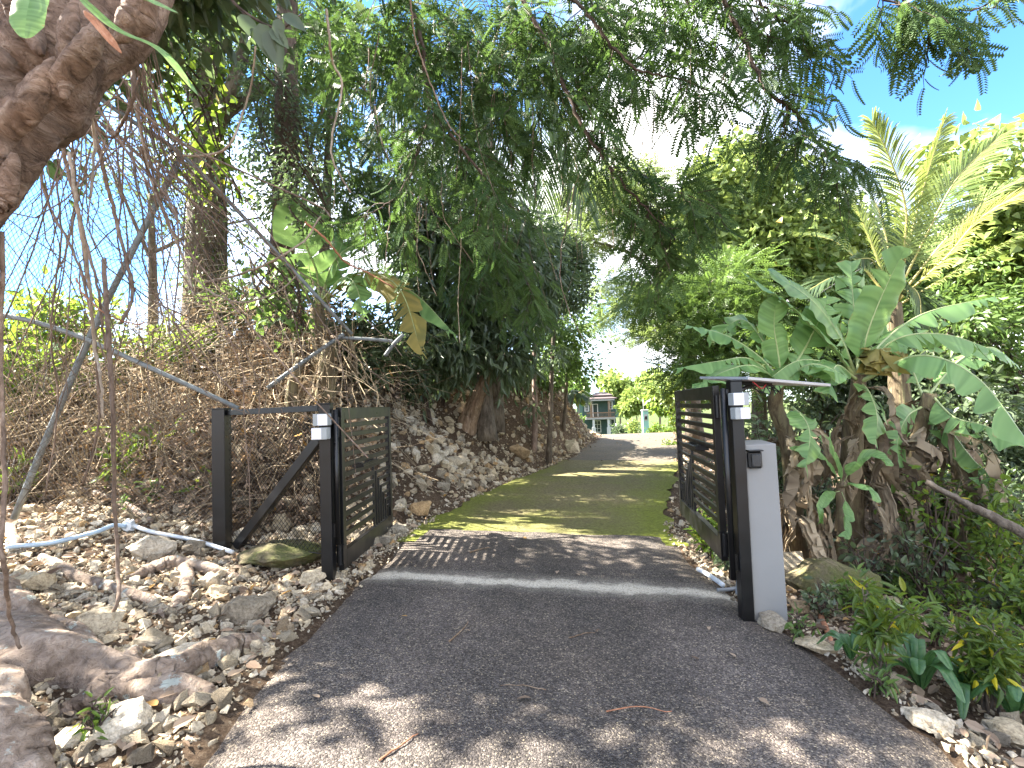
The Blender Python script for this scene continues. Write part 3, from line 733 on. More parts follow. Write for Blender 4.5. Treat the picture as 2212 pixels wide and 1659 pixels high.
md = o.modifiers.new("edge", 'BEVEL'); md.width = .008; md.segments = 2
kb = P(1643, 996, 3.75)
kp = empty("entry_box", (kb.x, pil.location.y - pw / 2, kb.z), "small black entry box with a hood on the face of the grey pillar", "intercom")
g = Geo(); box(g, -.052, .052, -.045, -.001, -.065, .065, ch=.012); g.build("housing", M_black, kp, smooth=False)
g = Geo(); box(g, -.034, .034, -.058, -.0452, -.05, .045, ch=.006); g.build("front_cover", plain("dark_plastic", (.03, .032, .034), .3), kp, smooth=False)
g = Geo(); box(g, -.056, .056, -.062, -.001, .0655, .075, ch=.003); g.build("hood", M_black, kp, smooth=False)

# solar panel over the right post
s0, s1 = P(1612, 817, 3.86), P(1790, 832, 4.1)
sp_ = empty("solar_panel", (rpt.x + .02, rpt.y, rpt.z - .02), "solar panel seen edge on above the post beside the grey pillar", "solar panel")
ax = (s1 - s0).normalized(); Lp = (s1 - s0).length
nd = Vector((-.02, -.08, 1)).normalized(); yb = nd.cross(ax).normalized(); nd = ax.cross(yb)
M = Matrix((ax, yb, nd)).transposed().to_4x4(); M.translation = s0 - Vector(sp_.location)
g = Geo(); box(g, 0, Lp, -.02, .55, -.011, .011, M=M, ch=.002); g.build("panel_frame", M_alu, sp_, smooth=False)
g = Geo(); box(g, .02, Lp - .02, 0, .53, .0112, .0135, M=M); g.build("cell_sheet", M_solar, sp_, smooth=False)
g = Geo(); box(g, .02, Lp - .02, 0, .53, -.0135, -.0112, M=M); g.build("back_sheet", M_white, sp_, smooth=False)
g = Geo(); box(g, .2, .4, .15, .3, -.045, -.0137, M=M, ch=.004); g.build("junction_box", M_black, sp_, smooth=False)
b0 = Vector((0, 0, -.06)); b1 = M @ Vector((.35, .25, -.03))
g = Geo(); tube(g, [b0, b0.lerp(b1, .5) + Vector((0, 0, .01)), b1], .018, 6); g.build("bracket_arm", M_black, sp_)
g = Geo()
for k in range(5):
    a_ = M @ Vector((.22 + .04 * k, .05 + .02 * k, -.03)); c_ = a_ + Vector((random.uniform(-.06, .1), random.uniform(-.05, .02), -.05 - .05 * random.random())); e_ = M @ Vector((.12 + .1 * k, .2, -.03))
    tube(g, curve([a_, c_, e_], 9), .004, 5)
g.build("cable", plain("black_cable", (.012, .012, .012), .5), sp_)
g = Geo(); tube(g, curve([M @ Vector((.08, .02, -.02)), M @ Vector((.15, 0, -.07)), M @ Vector((.24, .05, -.03))], 9), .005, 5); g.build("red_cable", plain("red_cable", (.35, .02, .02), .5), sp_)

# pipes by the right post
def pipe(name, ctrl, r, mat, label, cat="pipe", n=14, sides=10, group=None):
    c = curve(ctrl, n); o0 = c[0].copy()
    g = Geo(); tube(g, c, r, sides); o = g.build(name, mat, origin=o0); return tag(o, label, cat, group)
M_greypvc = plain("grey_conduit", (.17, .18, .19), .5)
pipe("conduit", [ground(1550, 1282, .03), ground(1580, 1280, .03), ground(1596, 1279, .04)], .016, M_greypvc, "grey conduit end sticking out onto the drive beside the post")
pipe("conduit", [P(1596, 1216, 4.05), P(1596, 1250, 4.05), P(1594, 1285, 4.02)], .02, M_greypvc, "upright grey conduit running down beside the post base")
pipe("white_pipe", [ground(1508, 1236, .03), ground(1535, 1254, .04), ground(1562, 1276, .05)], .022, M_pvc, "short white pipe lying between the drive and the right post")
# garden pipe in the rubble
wp = pipe("garden_hose", [ground(12, 1194, .05), ground(90, 1190, .06), ground(140, 1183, .07), ground(210, 1166, .08), ground(245, 1152, .08), ground(272, 1150, .06)], .021, M_bluepvc, "pale blue hose lying across the rubble at the left edge", "hose", 24)
pipe("white_pipe", [ground(282, 1146, .06), ground(330, 1160, .05), ground(420, 1178, .05), ground(503, 1204, .05)], .02, M_pvc, "long white pipe running from the round fitting towards the panel foot")
v = ground(278, 1148, .06)
g = Geo(); tube(g, [(0, -.03, 0), (0, .03, 0)], .05, 14)
for k in range(7):
    a_ = k * 2 * math.pi / 7; tube(g, [(.05 * math.cos(a_), -.015, .05 * math.sin(a_)), (.062 * math.cos(a_), .015, .062 * math.sin(a_))], .014, 6)
o = g.build("pipe_fitting", M_pvc, smooth=False); o.location = v; tag(o, "round ribbed fitting joining the hose and the white pipe", "fitting")

# ------------------------------------------------------------------ collapsed fence: tubes and sagging chain link
cf = empty("collapsed_fence", on(P(60, 1100, 5.6)), "collapsed galvanised pipe fence with sagging wire mesh under dead vines", "fence")
cl = Vector(cf.location)
def gpipe(ctrl, r, lab=None):
    c = curve([Vector(tuple(v)) - cl for v in ctrl], 14); g = Geo(); tube(g, c, r, 10); o = g.build("fence_tube", M_galv, cf); 
    if lab: o["label"] = lab
gpipe([P(30, 1120, 5.5), P(120, 900, 5.55), P(212, 690, 5.6), P(300, 515, 5.7), P(392, 335, 5.85)], .034)
gpipe([P(-40, 672, 5.2), P(80, 697, 5.3), P(190, 735, 5.42), P(330, 797, 5.5), P(515, 882, 5.6)], .026)
gpipe([P(190, 195, 5.2), P(290, 265, 5.5), P(400, 340, 5.8), P(560, 505, 6.2), P(760, 722, 6.6)], .024)
gpipe([P(578, 838, 6.1), P(660, 778, 6.35), P(742, 722, 6.6)], .026)
gpipe([P(738, 730, 6.6), P(800, 733, 6.7), P(848, 737, 6.8)], .024)
gpipe([P(832, 768, 6.8), P(852, 742, 6.75), P(872, 722, 6.75)], .026)
g = Geo()
q = lambda a, b, d: Vector(tuple(P(a, b, d))) - cl
chain_link(g, q(-60, 690, 5.25), q(212, 735, 5.55), q(20, 150, 5.25), q(392, 335, 5.9), 26, 30, .0028, .15, .03, 2)
chain_link(g, q(-60, 1090, 5.5), q(480, 1130, 5.6), q(-60, 690, 5.25), q(515, 882, 5.65), 44, 26, .0028, .12, .03, 3)
chain_link(g, q(212, 735, 5.55), q(560, 860, 5.8), q(392, 335, 5.9), q(760, 722, 6.65), 30, 26, .0028, -.2, .03, 4)
g.build("sagging_wire_mesh", M_wire, cf, smooth=False)

# ------------------------------------------------------------------ house beyond the crest
M_hgreen = plain("dark_green_siding", (.022, .05, .042), .75, var=.12, scale=2); M_hmint = plain("mint_render", (.09, .16, .14), .8, var=.1, scale=2)
M_trim = plain("white_trim", (.36, .36, .35), .6, var=.05); M_wood = plain("orange_brown_timber", (.15, .085, .05), .6, var=.2); M_roof = plain("faded_red_roof", (.085, .06, .055), .7, var=.2, scale=4)
M_glass = plain("window_glass", (.02, .028, .03), .08, var=.2); M_slab = plain("grey_balcony_slab", (.22, .21, .2), .8, var=.1)
HD = 76.0
hb = P(1298, 934, HD); u = HD / FPX
hs = empty("house", (hb.x, hb.y, hb.z - .3), "green two storey house with a timber balcony beyond the drive crest", "house", rz=math.radians(-6))
def hx(px): return (px - 1298) * u
def hz(py): return (934 - py) * u + .3
def part(nm, mat, *bx, parent=hs, ch=0.0):
    g = Geo()
    for b in bx: box(g, *b, ch=ch)
    return g.build(nm, mat, parent, smooth=False)
wl = part("wall", M_hgreen, (hx(1262), hx(1331), 0, 6, 0, hz(862)))
for k in range(20):
    z = .25 + k * .27
    if z < hz(866): part("siding_board", M_hgreen, (hx(1262) - .01, hx(1331) + .01, -.03, -.002, z, z + .25), parent=wl)
part("upper_wing", M_hmint, (hx(1331), hx(1352), .6, 5, hz(903), hz(882)))
part("wall", M_hmint, (hx(1250), hx(1264), 1.0, 5, hz(903), hz(866)))
def roof(nm, x0, x1, y0, y1, z, h, par):
    g = Geo(); V = np.array([[x0, y0, z], [x1, y0, z], [x1, y1, z], [x0, y1, z], [x0 + (x1 - x0) * .3, (y0 + y1) / 2, z + h], [x1 - (x1 - x0) * .3, (y0 + y1) / 2, z + h], [x0, y0, z - .12], [x1, y0, z - .12], [x1, y1, z - .12], [x0, y1, z - .12]])
    g.add(V, [np.array([[0, 1, 5, 4], [2, 3, 4, 5], [0, 6, 7, 1], [1, 7, 8, 2], [2, 8, 9, 3], [3, 9, 6, 0], [9, 8, 7, 6]]), np.array([[1, 2, 5], [3, 0, 4]])]); return g.build(nm, M_roof, par, smooth=False)
roof("roof", hx(1256), hx(1335), -.6, 6.4, hz(862) + .1, .5, hs)
part("upper_storey", M_hmint, (hx(1284), hx(1325), 1.4, 5, hz(862), hz(855)))
roof("upper_roof", hx(1280), hx(1328), .9, 5.4, hz(855) + .12, .5, hs)
part("porch_roof", M_slab, (hx(1266), hx(1327), -2.2, -.05, hz(866), hz(863)))
bal = part("balcony_slab", M_slab, (hx(1266), hx(1328), -2.2, -.03, hz(905), hz(901)))
part("handrail", M_wood, (hx(1268), hx(1326), -2.2, -2.1, hz(892), hz(890)), parent=bal)
part("bottom_rail", M_wood, (hx(1268), hx(1326), -2.2, -2.1, hz(901), hz(899.5)), parent=bal)
for k in range(22): x = hx(1269 + k * 2.65); part("baluster", M_wood, (x, x + .04, -2.17, -2.13, hz(900), hz(892)), parent=bal)
for px in (1277, 1279.5, 1314, 1317): part("timber_post", M_wood, (hx(px) - .07, hx(px) + .07, -2.15, -2.0, hz(901), hz(866)))
for px in (1282, 1313): 
    part("column", M_trim, (hx(px) - .16, hx(px) + .16, -2.1, -1.8, 0, hz(905)))
    part("column_base", M_trim, (hx(px) - .26, hx(px) + .26, -2.2, -1.7, 0, hz(922)))
def opening(nm, x0, x1, z0, z1, bars=0):
    f = part(nm, M_trim, (x0, x1, -.075, -.035, z0, z0 + .1), (x0, x1, -.075, -.035, z1 - .1, z1), (x0, x0 + .12, -.075, -.035, z0 + .1, z1 - .1), (x1 - .12, x1, -.075, -.035, z0 + .1, z1 - .1))
    part("pane", M_glass, (x0 + .1, x1 - .1, -.055, -.034, z0 + .08, z1 - .08), parent=f)
    if bars:
        w = (x1 - x0) / (bars + 1)
        part("glazing_bar", M_trim, *[(x0 + w * (k + 1) - .025, x0 + w * (k + 1) + .025, -.07, -.056, z0 + .1, z1 - .1) for k in range(bars)], *[(x0 + .1, x1 - .1, -.073, -.0565, z0 + (z1 - z0) * k / 3 - .02, z0 + (z1 - z0) * k / 3 + .02) for k in (1, 2)], parent=f)
opening("door", hx(1282), hx(1294), hz(902), hz(872)); opening("window", hx(1265), hx(1275), hz(888), hz(870), 3); opening("window", hx(1317), hx(1326), hz(885), hz(868), 2)
opening("door", hx(1283), hx(1299), hz(934), hz(908), 1); opening("window", hx(1319), hx(1329), hz(925), hz(906))
# teal entrance pillar with a lantern
pd = 44.0; tb = P(1396, 939, pd); k_ = pd / FPX
tp = empty("entrance_pillar", (tb.x, tb.y, tb.z - .4), "pale mint pillar with a lantern standing right of the drive crest", "pillar")
g = Geo(); box(g, -6.2 * k_, 6.2 * k_, -.1, .4, 0, 51 * k_ + .4, ch=.02); g.build("pillar_shaft", plain("mint_paint", (.22, .40, .36), .7, var=.08, scale=2), tp, smooth=False)
g = Geo(); box(g, -7 * k_, 7 * k_, -.14, .44, 51 * k_ + .4, 54 * k_ + .4, ch=.02); cpz = g.build("pillar_cap", M_trim, tp, smooth=False)
g = Geo(); tube(g, [(-.1, .15, 54 * k_ + .4), (-.1, .15, 76 * k_ + .4)], .03, 6); g.build("pole", M_trim, tp)
g = Geo(); box(g, -.1, .1, -.22, -.1, 33 * k_ + .4, 40 * k_ + .4, ch=.02); lt = g.build("lantern", M_black, tp, smooth=False)
g = Geo(); box(g, -.16, .16, -.115, -.101, 30 * k_ + .4, 44 * k_ + .4); g.build("backplate", M_trim, tp, smooth=False)
# ------------------------------------------------------------------ leaf shapes
def leaf_tmpl(w=.5, fold=.12, droop=.12, kind='oval'):
    if kind == 'quad':
        return np.array([[0, 0, 0], [w * .5, .45, fold], [0, 1, -droop], [-w * .5, .45, fold]]), [np.array([[0, 1, 2], [0, 2, 3]])]
    prof = {'oval': (.72, 1.0, .62), 'heart': (1.15, .95, .45), 'lance': (.8, 1.0, .6)}[kind]
    ys = (.14, .42, .75) if kind != 'heart' else (.08, .38, .7)
    V = [[0, 0, 0]] + [[s * w * .5 * p, y, fold * p * .5 - droop * y * y] for s in (1, -1) for p, y in zip(prof, ys)] + [[0, 1, -droop]] + [[0, .5, -droop * .25 - fold * .2]]
    return np.array(V, float), [np.array([[0, 1, 2, 8], [8, 2, 3, 7], [0, 8, 5, 4], [8, 7, 6, 5]])]
def feather_tmpl(n=12, width=.34, droop=.25, lw=.5, up=.0):
    V, F = [], []
    def z(y): return -droop * y * y
    V += [[-.008, 0, 0], [.008, 0, 0], [.004, 1, z(1)], [-.004, 1, z(1)], [-.007, .5, z(.5)], [.007, .5, z(.5)]]; F += [[0, 1, 5, 4], [4, 5, 2, 3]]
    for i in range(n):
        y = .1 + .88 * i / (n - 1); l = width * .5 * (.55 + .45 * math.sin(math.pi * min(1, .15 + .8 * i / n))); dy = l * .42; h = .88 / n * lw
        for s in (1, -1):
            b = len(V); V += [[0, y, z(y)], [s * l * .5, y + dy * .4 + h * .55, z(y) + up], [s * l, y + dy, z(y) - l * .28], [s * l * .5, y + dy * .5 - h * .55, z(y) + up]]
            F.append([b, b + 1, b + 2, b + 3] if s > 0 else [b, b + 3, b + 2, b + 1])
    return np.array(V, float), [np.array(F)]
T_QUAD = leaf_tmpl(.5, .1, .1, 'quad'); T_WIDE = leaf_tmpl(.8, .12, .15, 'quad'); T_OVAL = leaf_tmpl(.48, .14, .15); T_HEART = leaf_tmpl(.9, .12, .2, 'heart'); T_LANCE = leaf_tmpl(.26, .1, .35, 'lance')
T_FEA = feather_tmpl(11, .44, lw=1.2, droop=.3); T_FEA_S = feather_tmpl(7, .42, lw=.9); T_NEEDLE = leaf_tmpl(.16, .05, .3, 'quad')

L_feather = leafmat("feathery_leaf", (.028, .06, .024), (.085, .14, .045), (.22, .38, .07), .3, .5, spec=.15)
L_acacia = leafmat("acacia_leaf", (.08, .12, .04), (.22, .28, .09), (.36, .46, .11), .42)
L_heart = leafmat("heart_leaf", (.08, .135, .035), (.25, .32, .09), (.46, .55, .12), .4, .4, old=(.45, .3, .05))
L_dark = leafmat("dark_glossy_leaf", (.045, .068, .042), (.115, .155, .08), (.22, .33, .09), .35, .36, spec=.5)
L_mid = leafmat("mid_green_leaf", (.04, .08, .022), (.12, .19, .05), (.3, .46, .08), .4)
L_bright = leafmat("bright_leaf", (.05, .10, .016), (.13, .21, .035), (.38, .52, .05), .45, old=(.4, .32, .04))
L_citrus = leafmat("citrus_leaf", (.03, .065, .014), (.12, .20, .03), (.36, .48, .06), .4, old=(.38, .30, .03))
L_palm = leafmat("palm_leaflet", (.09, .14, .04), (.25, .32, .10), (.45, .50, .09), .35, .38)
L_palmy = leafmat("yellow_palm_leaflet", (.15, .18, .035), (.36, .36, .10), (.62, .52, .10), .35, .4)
L_palmd = leafmat("shaded_palm_leaflet", (.03, .055, .024), (.08, .12, .05), (.18, .28, .08), .3, .35)  # darker copy of the palm leaflet, shade put into its colour
L_ban = leafmat("banana_blade", (.075, .17, .05), (.21, .36, .12), (.42, .62, .16), .36, .38, old=(.30, .22, .09), spec=.4)
L_banold = leafmat("yellowing_banana_blade", (.14, .14, .04), (.30, .24, .06), (.5, .36, .06), .3, .5)
L_bandead = leafmat("dead_banana_blade", (.12, .09, .06), (.40, .32, .22), (.3, .2, .12), .15, .8, spec=.1)
L_croton = leafmat("croton_leaf", (.03, .07, .012), (.10, .16, .025), (.4, .42, .04), .3, .35, old=(.62, .52, .03))
M_pseudo = barkmat("banana_stem_sheath", (.07, .05, .035), (.17, .135, .085), (.25, .235, .12), (9, 9, .8), .02)
M_rib = plain("banana_midrib", (.30, .36, .15), .4, var=.2)
M_ribp = plain("palm_rachis", (.34, .30, .10), .5, var=.25)

def leaves(geo, tmpl, pos, ydir, size, g, up=.6, tint=None):
    n = len(pos)
    nh = nrm(g.normal(size=(n, 3)) * .8 + np.array([0, 0, up * 1.6]))
    scatter(geo, tmpl, pos, basis(ydir, nh, size), g.random(n) if tint is None else tint)

def clumps(geo, tmpl, lobes, n_clump, per, size, spread, seed, up=.5, droop=.4, shell=.45, flat=.7, sv=.35):
    """leaves gathered in clumps through the volume of the crown's lobes; returns the clump centres"""
    g = np.random.default_rng(seed)
    c = np.array([tuple(l[0]) for l in lobes], float); r = np.array([l[1] if hasattr(l[1], '__len__') else (l[1],) * 3 for l in lobes], float)
    w = r.prod(1) ** .75; k = g.choice(len(lobes), n_clump, p=w / w.sum())
    u = nrm(g.normal(size=(n_clump, 3))); rad = shell + (1 - shell) * g.random((n_clump, 1)) ** .7
    cc = c[k] + u * r[k] * rad
    idx = np.repeat(np.arange(n_clump), per); n = len(idx)
    sc = spread * (.6 + .8 * g.random(n_clump))
    o = g.normal(size=(n, 3)) * sc[idx][:, None] * np.array([1, 1, flat])
    pos = cc[idx] + o
    yd = nrm(o) * .8 + u[idx] * .5 + g.normal(size=(n, 3)) * .45 + np.array([0, 0, -droop])
    tb = np.clip(.5 + .22 * g.normal(size=n_clump), 0, 1)
    leaves(geo, tmpl, pos, yd, size * (1 - sv + 2 * sv * g.random(n)), g, up, np.clip(tb[idx] * .5 + .5 * g.random(n), 0, 1))
    return cc

def limbs(geo, base_pts, r0, targets, seed, r_end=.012, twig=True, cc=None, every=3, sides=8):
    g = np.random.default_rng(seed)
    tr = curve(base_pts, 18, 0); n = len(tr)
    rr = r0 * (1 - .55 * np.linspace(0, 1, n)); rr[0] *= 1.35; rr[1] *= 1.12
    tube(geo, tr, rr, sides + 2, wob=.1, seed=seed)
    ends = []
    for t in targets:
        t = np.array(tuple(t)); k = int(n * g.uniform(.55, .98)); k = min(k, n - 1)
        a = tr[k]; mid = (a + t) / 2 + np.array([0, 0, .12 * np.linalg.norm(t - a)]) + g.normal(0, .06 * np.linalg.norm(t - a), 3)
        p = curve([a, mid, t], 10, .01, g); tube(geo, p, np.linspace(rr[k] * .55, max(r_end * 1.5, rr[k] * .18), 10), 6); ends.append(p)
    if cc is not None and len(ends):
        E = np.concatenate(ends)
        for q in cc[::every]:
            k = np.argmin(((E - q) ** 2).sum(1) + g.random(len(E)) * .3); a = E[k]
            m = (a + q) / 2 + g.normal(0, .08 * np.linalg.norm(q - a), 3)
            tube(geo, curve([a, m, q], 5), np.linspace(r_end, r_end * .35, 5), 3, cap=False)

def tree(name, label, cat, base_pts, r0, lobes, tmpl, mat, n_clump, per, size, spread, seed, bark=None, group=None, up=.5, droop=.4, shell=.45, flat=.7, every=3, r_end=.012):
    b = base_pts[0]
    root = empty(name, tuple(b), label, cat, group)
    rel_ = [Vector(tuple(p)) - Vector(tuple(b)) for p in base_pts]; lb = [(Vector(tuple(c)) - Vector(tuple(b)), r) for c, r in lobes]
    g = Geo(); cc = clumps(g, tmpl, lb, n_clump, per, size, spread, seed, up, droop, shell, flat); g.build("crown", mat, root, smooth=False)
    g = Geo(); limbs(g, rel_, r0, [c for c, r in lb], seed + 1, r_end, True, cc, every); g.build("trunk", bark or M_bark, root)
    return root

def shrub(name, label, base, h, r, mat, tmpl, n, size, seed, cat="shrub", group=None, stems=7, bark=None, droop=.1, up=.7, arch=.4, spread=.07):
    """several stems that fork, leaves along them"""
    g = np.random.default_rng(seed); root = empty(name, tuple(base), label, cat, group)
    gs, gl = Geo(), Geo(); tips = []
    for i in range(stems):
        a = g.random() * 6.28; q = r * (.25 + .75 * g.random())
        e = np.array([math.cos(a) * q, math.sin(a) * q, h * (.6 + .45 * g.random())])
        p = curve([(g.normal(0, .03), g.normal(0, .03), -.05), e * np.array([.35, .35, .6]), e], 9, .008 * h, g)
        tube(gs, p, np.linspace(.012 * h + .004, .003, 9), 5); tips.append(p[3:])
        for _ in range(3):
            s = p[g.integers(3, 8)]; v = nrm(g.normal(size=3) * np.array([1, 1, .5]) + np.array([0, 0, .5])) * h * .28
            p2 = curve([s, s + v * .55 + g.normal(0, .02, 3), s + v + np.array([0, 0, -arch * .08 * h])], 6); tube(gs, p2, np.linspace(.006, .002, 6), 3, cap=False); tips.append(p2)
    T = np.concatenate(tips); k = g.integers(0, len(T), n)
    o = g.normal(size=(n, 3)) * spread * h
    yd = nrm(o) + g.normal(size=(n, 3)) * .4 + np.array([0, 0, -droop])
    leaves(gl, tmpl, T[k] + o * .6, yd, size * (.65 + .7 * g.random(n)), g, up)
    gl.build("foliage", mat, root, smooth=False); gs.build("stem", bark or M_darkbark, root)
    return root

# ------------------------------------------------------------------ fig tree at the left edge: trunk, limb, roots
ft = on((-3.05, 2.25, 0)); fig = empty("fig_tree", tuple(ft), "old fig tree with a massive leaning limb, thick pale roots and hanging aerial roots", "tree")
def fr(v): return Vector(tuple(v)) - ft
g = Geo()
lp_ = [fr((-3.6, 2.1, 1.0)), fr((-3.2, 2.15, 1.9)), fr(P(-75, 300, 2.35)), fr(P(70, 150, 2.45)), fr(P(210, 10, 2.6)), fr(P(330, -150, 2.9)), fr(P(520, -420, 3.5)), fr(P(760, -900, 4.2))]
c = curve(lp_, 110, .003); rr = np.interp(np.linspace(0, 1, 110), [0, .2, .35, .5, .62, .75, 1], [.34, .30, .27, .25, .25, .22, .12]); tube(g, c, rr, 56, wob=.12, seed=3)
# flutes and knobs on the underside
for k, (pp, r) in enumerate([([(-10, 380), (10, 290), (70, 215), (120, 130)], .07), ([(60, 270), (120, 185), (180, 110), (230, 40)], .06), ([(135, 215), (150, 150), (150, 70), (160, 0)], .045), ([(30, 330), (10, 420), (-8, 455)], .05), ([(90, 120), (60, 60), (30, 0), (20, -60)], .06), ([(250, 90), (300, 30), (340, -40)], .07)]):
    tube(g, curve([fr(P(x, y, 2.22 + .03 * (i % 2))) for i, (x, y) in enumerate(pp)], 30, .003), .004 + r * .85 * np.sin(np.linspace(.05, 3.1, 30)) ** .7, 16, wob=.12, seed=k)
for px_, py_, rr_ in ():
    tube(g, [fr(P(px_, py_, 2.25)), fr(P(px_, py_, 2.15)), fr(P(px_ + 2, py_ + 3, 2.10))], [rr_, rr_ * .85, rr_ * .55], 12, wob=.2, seed=int(px_))
g.build("trunk", M_ficus, fig)
def root_part(ctrl, rads, seed, sides=18, wob=.16):
    g = Geo(); c = curve([fr(v) - Vector((0, 0, .3 * max(rads) * (1 if v.z < 1 else 0))) for v in ctrl], 60, .004, np.random.default_rng(seed)); kk = 1 + .14 * (vnoise(np.arange(60) * .16, np.zeros(60), 1, seed) - .5) * 2; tube(g, c, np.interp(np.linspace(0, 1, 60), np.linspace(0, 1, len(rads)), rads) * kk, sides + 8, wob=wob, seed=seed); return g.build("root", M_figroot, fig)
gr = ground
root_part([gr(-140, 1395, .05), gr(-20, 1405, .08), gr(90, 1440, .09), gr(200, 1462, .08), gr(300, 1480, .05), gr(400, 1500, .04), gr(470, 1512, .02), gr(520, 1530, -.02)], [.22, .2, .17, .15, .13, .1, .08, .04], 1)
root_part([gr(280, 1490, .06), gr(380, 1470, .07), gr(450, 1440, .06), gr(520, 1405, .05), gr(600, 1372, 0)], [.08, .085, .075, .06, .03], 2)
root_part([gr(-200, 1500, .12), gr(-70, 1570, .14), gr(0, 1625, .12), gr(50, 1690, .08), gr(90, 1750, .0)], [.18, .16, .13, .1, .07], 3)
root_part([gr(-120, 1300, .15), gr(-30, 1330, .16), gr(60, 1365, .1), gr(110, 1385, .02)], [.17, .16, .12, .06], 4)
root_part([gr(110, 1352, .04), gr(160, 1380, .06), gr(210, 1410, .04), gr(250, 1432, -.02)], [.05, .07, .055, .03], 5)
root_part([gr(110, 1550, .0), gr(200, 1525, .06), gr(250, 1490, .09), gr(290, 1450, .1)], [.05, .065, .07, .06], 6)
root_part([gr(90, 1210, .04), gr(180, 1255, .05), gr(280, 1287, .05), gr(345, 1310, .03), gr(372, 1352, -.01)], [.035, .045, .045, .04, .03], 7, 10)
root_part([gr(278, 1255, .02), gr(330, 1238, .06), gr(385, 1228, .07), gr(450, 1236, .05), gr(535, 1247, -.01)], [.04, .05, .055, .05, .03], 8, 12)
root_part([gr(395, 1236, .06), gr(408, 1258, .05), gr(395, 1290, .02), gr(372, 1316, -.02)], [.05, .055, .05, .04], 9, 12)
root_part([gr(0, 1135, .04), gr(30, 1160, .05), gr(48, 1200, .02)], [.05, .05, .03], 10, 10)
root_part([gr(150, 1060, .05), gr(220, 1078, .07), gr(270, 1098, .06), gr(325, 1128, .02)], [.04, .05, .045, .03], 11, 10)
g = Geo()
fl = [(fr((-2.6, 4.6, 7.4)), (1.8, 1.0, .9)), (fr((-5.6, 5.2, 6.6)), (1.5, 1.2, 1.1)), (fr((-4.2, 1.0, 6.2)), (1.2, .8, .6)), (fr((-5.5, 4.9, 6.0)), (1.2, .8, .8)), (fr((-3.6, 5.4, 8.0)), (1.3, 1.0, .8)), (fr((-3.8, 4.9, 6.6)), (1.4, 1.0, .9))]  # fig crown mostly out of view, lobes placed to shade the drive
cc = clumps(g, T_OVAL, fl, 760, 24, .19, .30, 51, droop=.5); g.build("crown", L_dark, fig, smooth=False)
g = Geo(); limbs(g, [fr(P(520, -420, 3.5)), fr((-1.6, 3.6, 5.2)), fr((-2.4, 3.4, 6.8))], .11, [q_[0] for q_ in fl], 52, .012, True, cc, 4); g.build("branch", M_ficus, fig)

# ------------------------------------------------------------------ aerial roots, each a strand of its own
AR = [
 ([(3, 500), (8, 800), (10, 1050), (8, 1200), (20, 1320), (42, 1395)], 2.5, .011, "brown", "stout brown aerial root hanging along the picture edge down to the fig root"),
 ([(240, -20), (222, 70), (200, 130), (197, 210), (212, 300), (200, 420)], 2.9, .010, "pale", "pale knobbly aerial root hanging in front of the fig limb"),
 ([(225, 560), (232, 720), (240, 900), (244, 1080), (256, 1220), (262, 1290), (240, 1330), (212, 1372)], 3.5, .014, "brown", "long brown aerial root reaching the rubble beside the tan rock"),
 ([(150, 330), (175, 470), (200, 640), (210, 760), (222, 800), (230, 900)], 3.6, .012, "pale", "grey aerial root crossing in front of the leaning fence tube"),
 ([(180, 190), (215, 330), (250, 470), (285, 620), (262, 700)], 4.0, .016, "brown", "thick dark aerial root arching through the wire mesh below the limb"),
 ([(120, 260), (150, 380), (185, 520), (215, 650), (226, 760)], 3.8, .012, "brown", "aerial root descending from the limb towards the tube crossing"),
 ([(80, 300), (100, 430), (160, 560), (190, 700), (205, 900), (170, 1050)], 3.9, .010, "brown", "thin bent aerial root left of the leaning fence tube"),
 ([(165, 600), (180, 640), (215, 670), (262, 695), (310, 690)], 3.6, .006, "red", "thin reddish aerial root looping right above the fence tube"),
 ([(120, 380), (130, 520), (110, 700), (125, 880), (100, 1060)], 4.3, .008, "brown", "thin aerial root wavering behind the edge strand"),
 ([(285, 130), (300, 260), (330, 400), (395, 560), (420, 640)], 4.2, .011, "pale", "slanting pale aerial root beneath the fig limb"),
 ([(705, 20), (712, 90), (722, 140), (740, 200), (716, 330), (760, 420)], 5.0, .012, "pale", "brown liana winding down beside the blue gap of sky"),
 ([(885, -10), (895, 80), (920, 160), (960, 260), (990, 300)], 5.2, .009, "brown", "dark liana curving through the feathery canopy"),
 ([(440, 610), (500, 600), (560, 578), (600, 560), (655, 520), (690, 470)], 5.2, .013, "pale", "grey crooked vine branch slung between the fence tubes"),
 ([(395, 335), (440, 338), (480, 330), (510, 300), (530, 240), (548, 180), (556, 100)], 4.9, .012, "pale", "pale vine curling up from the top of the leaning fence tube"),
 ([(420, 600), (470, 640), (530, 655), (600, 630), (640, 600)], 5.1, .010, "pale", "pale vine sagging across the brush"),
 ([(275, 100), (290, 170), (280, 250), (255, 290), (225, 275), (190, 190)], 3.2, .011, "brown", "dark root loop hanging off the underside of the fig limb"),
 ([(660, 480), (700, 510), (740, 560), (790, 585), (850, 620)], 6.0, .012, "red", "reddish bare vine crossing in front of the banana leaves"),
 ([(1240, 190), (1240, 300), (1250, 450), (1255, 560)], 7.5, .005, "pale", "thin pale vine hanging in the gap right of the dark bush"),
 ([(995, 440), (994, 560), (990, 640), (992, 740)], 7.0, .006, "pale", "thin yellow vine hanging straight in front of the dark bush"),
 ([(905, 320), (905, 480), (900, 560), (905, 640)], 7.0, .005, "pale", "thin vine hanging left of the dark bush"),
]
M_redroot = barkmat("reddish_root", (.22, .09, .05), (.40, .19, .11), (.5, .28, .18), (14, 14, 6), .003)
M_paleroot = barkmat("pale_aerial_root", (.20, .16, .12), (.36, .29, .22), (.48, .41, .33), (14, 14, 6), .004)
